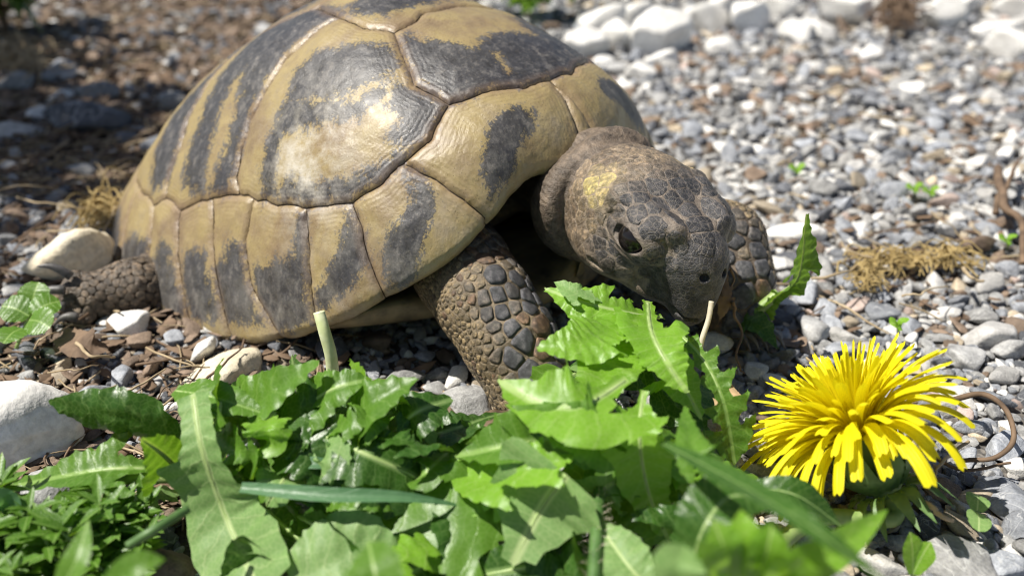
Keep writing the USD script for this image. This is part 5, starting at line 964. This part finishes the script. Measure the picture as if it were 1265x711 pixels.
for k, (p, lab) in enumerate([(((882, 352, .034), (902, 330, .034), (910, 350, .030), (900, 376, .026)), 'upper loop'), (((900, 372, .028), (912, 400, .016), (906, 440, .010), (918, 468, .006)), 'drooping end')]):
    bent('shrivelled_root', f'tan shrivelled plant stem at the beak, {lab}', p, .0004, M_TWIG, 'dry root', .0018, 10 + k)
leaf('pale tan dry leaf scrap hanging beside the beak', [(888, 330, .034), (898, 360, .030), (890, 395, .024)], .0032, M_TWIG, lobed(71, 2, .6, .4), (.3, -.8, .5), .4, .6, .4, 71, rib=False, name='dry_leaf')
leaf('brown dry leaf scrap on the ground below the beak', [(872, 470, .010), (895, 490, .010), (905, 530, .006)], .0038, M_DRY, lance(.5, .5), (.1, -.6, .8), .3, .3, .3, 72, rib=False, name='dry_leaf')
leaf('reddish brown leaf scrap under the foreleg', [(640, 515, .004), (610, 520, .007), (585, 532, .005)], .0030, M_TWIG, lance(.5, .5), (0, -.5, .85), .3, .3, .2, 73, rib=False, name='dry_leaf')
leaf('folded brown dry leaf in the litter left of the shell', [(75, 415, .003), (105, 425, .007), (135, 430, .004)], .0050, M_TWIG, lance(.5, .5), (0, -.4, .9), .4, .3, .2, 74, rib=False, name='dry_leaf')
Rt = rng(31)
LEFTS = [((130, 500), (205, 455)), ((165, 515), (215, 470)), ((95, 425), (145, 440)), ((60, 460), (125, 448)), ((170, 450), (235, 440)), ((20, 245), (120, 260)), ((0, 235), (75, 232)), ((15, 300), (70, 262)), ((120, 300), (150, 235)), ((60, 285), (140, 270)), ((100, 80), (160, 50)), ((70, 35), (130, 20)), ((200, 60), (235, 30)), ((20, 75), (60, 90)), ((150, 20), (210, 12)), ((90, 650), (170, 600)), ((250, 470), (300, 430)), ((180, 430), (260, 455)), ((40, 430), (90, 400)), ((110, 30), (95, 70)), ((240, 85), (290, 60))]
ll = situate([('dry ' + ('straw stem' if k % 3 != 1 else 'brown twig') + ' in the litter', (a[0] + b[0]) / 2, (a[1] + b[1]) / 2) for k, (a, b) in enumerate(LEFTS)])
for k, (a, b) in enumerate(LEFTS):
    z = Rt.uniform(.003, .007); sl = k % 3 != 1
    bent('straw' if sl else 'twig', ll[k], [(*a, z), ((a[0] + b[0]) / 2 + Rt.normal(0, 6), (a[1] + b[1]) / 2 + Rt.normal(0, 4), z + .003), (*b, z)], Rt.uniform(.0002, .0005), M_STRAW if sl else M_TWIG, 'straw' if sl else 'twig', .0007, 40 + k, 'straw stems in the litter on the left' if sl else 'twigs in the litter on the left')
RIGHTS = [((1000, 118), (1065, 105)), ((1075, 320), (1040, 300)), ((1150, 262), (1180, 285)), ((1000, 345), (1060, 330)), ((1170, 200), (1225, 205)), ((1115, 365), (1170, 352)), ((960, 205), (985, 190)), ((1190, 330), (1215, 350)), ((1040, 470), (1000, 440)), ((1060, 140), (1130, 150)), ((1190, 545), (1150, 590)), ((1140, 620), (1175, 645))]
rl = situate([('pale dry straw on the gravel', (a[0] + b[0]) / 2, (a[1] + b[1]) / 2) for a, b in RIGHTS])
for k, (a, b) in enumerate(RIGHTS):
    z = Rt.uniform(.004, .007); bent('straw', rl[k], [(*a, z), ((a[0] + b[0]) / 2 + Rt.normal(0, 6), (a[1] + b[1]) / 2 + Rt.normal(0, 3), z + .002), (*b, z)], Rt.uniform(.0003, .0007), M_STRAW, 'straw', .001, 70 + k, 'straw stems on the sunny gravel')
def tangle(name, label, cx, cy, wx, wy, n, r, m, seed, cat='dry moss', z=.004, L=.016, up=.004):
    R_ = rng(seed); parts = []
    for _ in range(n):
        p = at(cx + R_.normal(0, wx), cy + R_.normal(0, wy), z); d = unit([R_.normal(), R_.normal() * .6, R_.normal() * .25]); l = R_.uniform(.4, 1.2) * L
        parts.append(tube(curve([p - d * l / 2, p + R_.normal(0, l * .14, 3) + [0, 0, R_.uniform(0, up)], p + d * l / 2], 9), r * R_.uniform(.6, 1.3), 5))
    t = thing(name, label, cat); tag(obj('strands', join(parts), m, t, smooth=True), kind='stuff'); return t
M_MOSS = plant_mat('golden_dry_moss', (.34, .24, .09), (.54, .41, .18), .85)
tangle('dry_moss', 'golden brown tuft of dried moss in the gravel behind the dandelion', 1110, 322, 26, 5, 130, .00022, M_MOSS, 1, z=.002, L=.011, up=.003); tangle('dry_moss', 'smaller strand of dried moss right of the golden tuft', 1178, 320, 16, 4, 60, .00022, M_MOSS, 2, z=.003, L=.011); tangle('dry_moss', 'tiny wisp of dried moss left of the golden tuft', 1070, 345, 9, 8, 60, .0002, M_MOSS, 3, z=.003, L=.010)
tangle('dry_grass', 'tuft of brown dry grass between the white stones at the back', 1108, 18, 9, 10, 70, .0006, M_TWIG, 4, 'dry grass', .010, .032, .012)
tangle('dry_grass', 'mossy yellow debris behind the rear slope of the shell', 128, 262, 13, 11, 110, .0003, M_MOSS, 5, 'debris', .004, .014)
tangle('dry_grass', 'heap of dry straw at the upper left', 25, 72, 22, 9, 90, .0005, M_STRAW, 6, 'straw', .005, .026)
# bark chips and needles of the mulch
chips = []
for i in range(5):
    v, f = stone_shape(60 + i, 1, .22, 9, 8, .08, 2.2); chips.append((v, f))
needle = tube(curve([(-.5, 0, 0), (-.1, .05, .05), (.2, -.02, .04), (.5, .03, 0)], 7), [.02, .028, .026, .024, .022, .02, .012], 5)
Rm = rng(8); items = []
NM = 9800; zone = Rm.random(NM)
mu = np.where(zone < .84, Rm.uniform(-40, 560, NM), np.where(zone < .95, Rm.uniform(-30, 430, NM), Rm.uniform(700, 1280, NM))); mv = np.where(zone < .80, Rm.uniform(-25, 240, NM), np.where(zone < .95, Rm.uniform(225, 620, NM), Rm.uniform(60, 420, NM)))
for u, v_, zo in zip(mu, mv, zone):
    P = at(u, v_, .0)
    if P[1] > 1.3 or under_tortoise(P[0], P[1], -.004): continue
    nd = Rm.random() < (.5 if zo < .8 else .22); k = 10 + int(Rm.integers(0, 2)) if nd else int(Rm.integers(0, 10)); s = Rm.uniform(.008, .026) if nd else Rm.uniform(.004, .011) * (1.2 if P[1] > .4 else .6)
    items.append((k, euler(Rm.normal(0, .25), Rm.normal(0, .25), Rm.uniform(0, 6.28)), (P[0], P[1], float(ground_z(P[0], P[1])) + Rm.uniform(.0005, .0036)), np.array([1, .6, .6]) * s if nd else s))
pr = [('bark_chip', c, m, True) for c in chips for m in (M_TWIG, STONE['brown'])] + [('needle', needle, M_STRAW, True), ('needle', needle, M_TWIG, True)]
instancer('mulch', items, pr, label='brown mulch of bark chips and dry needles left of the tortoise', cat='mulch')

# ------------------------------------------------------------------ plants at the back and the shrub that shades the left side
def shrub(name, label, base, h, rad, n, ls, m, seed, cat='shrub', cz=None, stems=5, squash=.8):
    R_ = rng(seed); t = thing(name, label, cat, mat4(np.eye(3), base)); cz = h * .62 if cz is None else cz; parts = []; ends = []
    for k in range(stems):
        a = R_.uniform(0, 6.28); e = np.array([math.cos(a) * rad * .7, math.sin(a) * rad * .7, cz + R_.uniform(-.2, .5) * rad]); C = curve([[0, 0, -.01], [e[0] * .2, e[1] * .2, cz * .45], e], 12); parts.append(tube(C, np.linspace(1, .3, 12) * h * .014, 6)); ends.append(C)
        for j in range(3): b = C[R_.integers(5, 11)]; parts.append(tube(curve([b, b + R_.normal(0, rad * .25, 3), b + R_.normal(0, rad * .45, 3)], 6), h * .004, 4))
    obj('stem', join(parts), M_TWIG, t, smooth=True); lv, lf, lu, nn = [], [], [], 0; clumps = unit(R_.normal(size=(14, 3))) * rad * R_.uniform(.3, .85, (14, 1))
    for k in range(n):
        c = clumps[R_.integers(0, 14)] + R_.normal(0, rad * .22, 3); c = c * [1, 1, squash] + [0, 0, cz]; d = unit(R_.normal(size=3) + [0, 0, .1]); l = ls * R_.uniform(.6, 1.3); sd = unit(np.cross(d, R_.normal(size=3))); up = np.cross(d, sd)
        lv.append(np.array([c, c + d * l * .45 + sd * l * .24 + up * l * .05, c + d * l, c + d * l * .45 - sd * l * .24 + up * l * .05, c + d * l * .5])); lf.append(np.array([(0, 4, 1), (1, 4, 2), (2, 4, 3), (3, 4, 0)]) + nn); lu += [(0, 0), (.45, 1), (1, 0), (.45, -1), (.5, 0)]; nn += 5
    f = obj('foliage', (np.vstack(lv), np.vstack(lf)), m, t, smooth=False, uv=np.array(lu)); return t
p = at(655, 26, .0); shrub('leafy_plant', 'bright green leafy plant behind the top of the shell', p, .07, .035, 420, .014, M_LEAF_B, 1, 'plant')
p = at(8, 40, .0); shrub('grass_tuft', 'dark green tuft at the upper left corner', p, .07, .035, 300, .03, M_LEAF_D, 2, 'grass')
p = at(690, 2, .0); shrub('leafy_plant', 'dark shaded plant behind the white stone pile', p + [0, .06, 0], .10, .05, 300, .02, M_LEAF_D, 3, 'plant')
p = at(1218, -2, 0); shrub('dry_plant', 'brown dead plant stump at the top right among white stones', p, .05, .02, 60, .012, M_TWIG, 4, 'plant')
shrub('shrub', 'leafy shrub standing left of the picture that shades the litter', np.array([-.58, .39, 0]), .62, .19, 1500, .036, M_LEAF_D, 7, 'shrub', cz=.50, squash=.75)
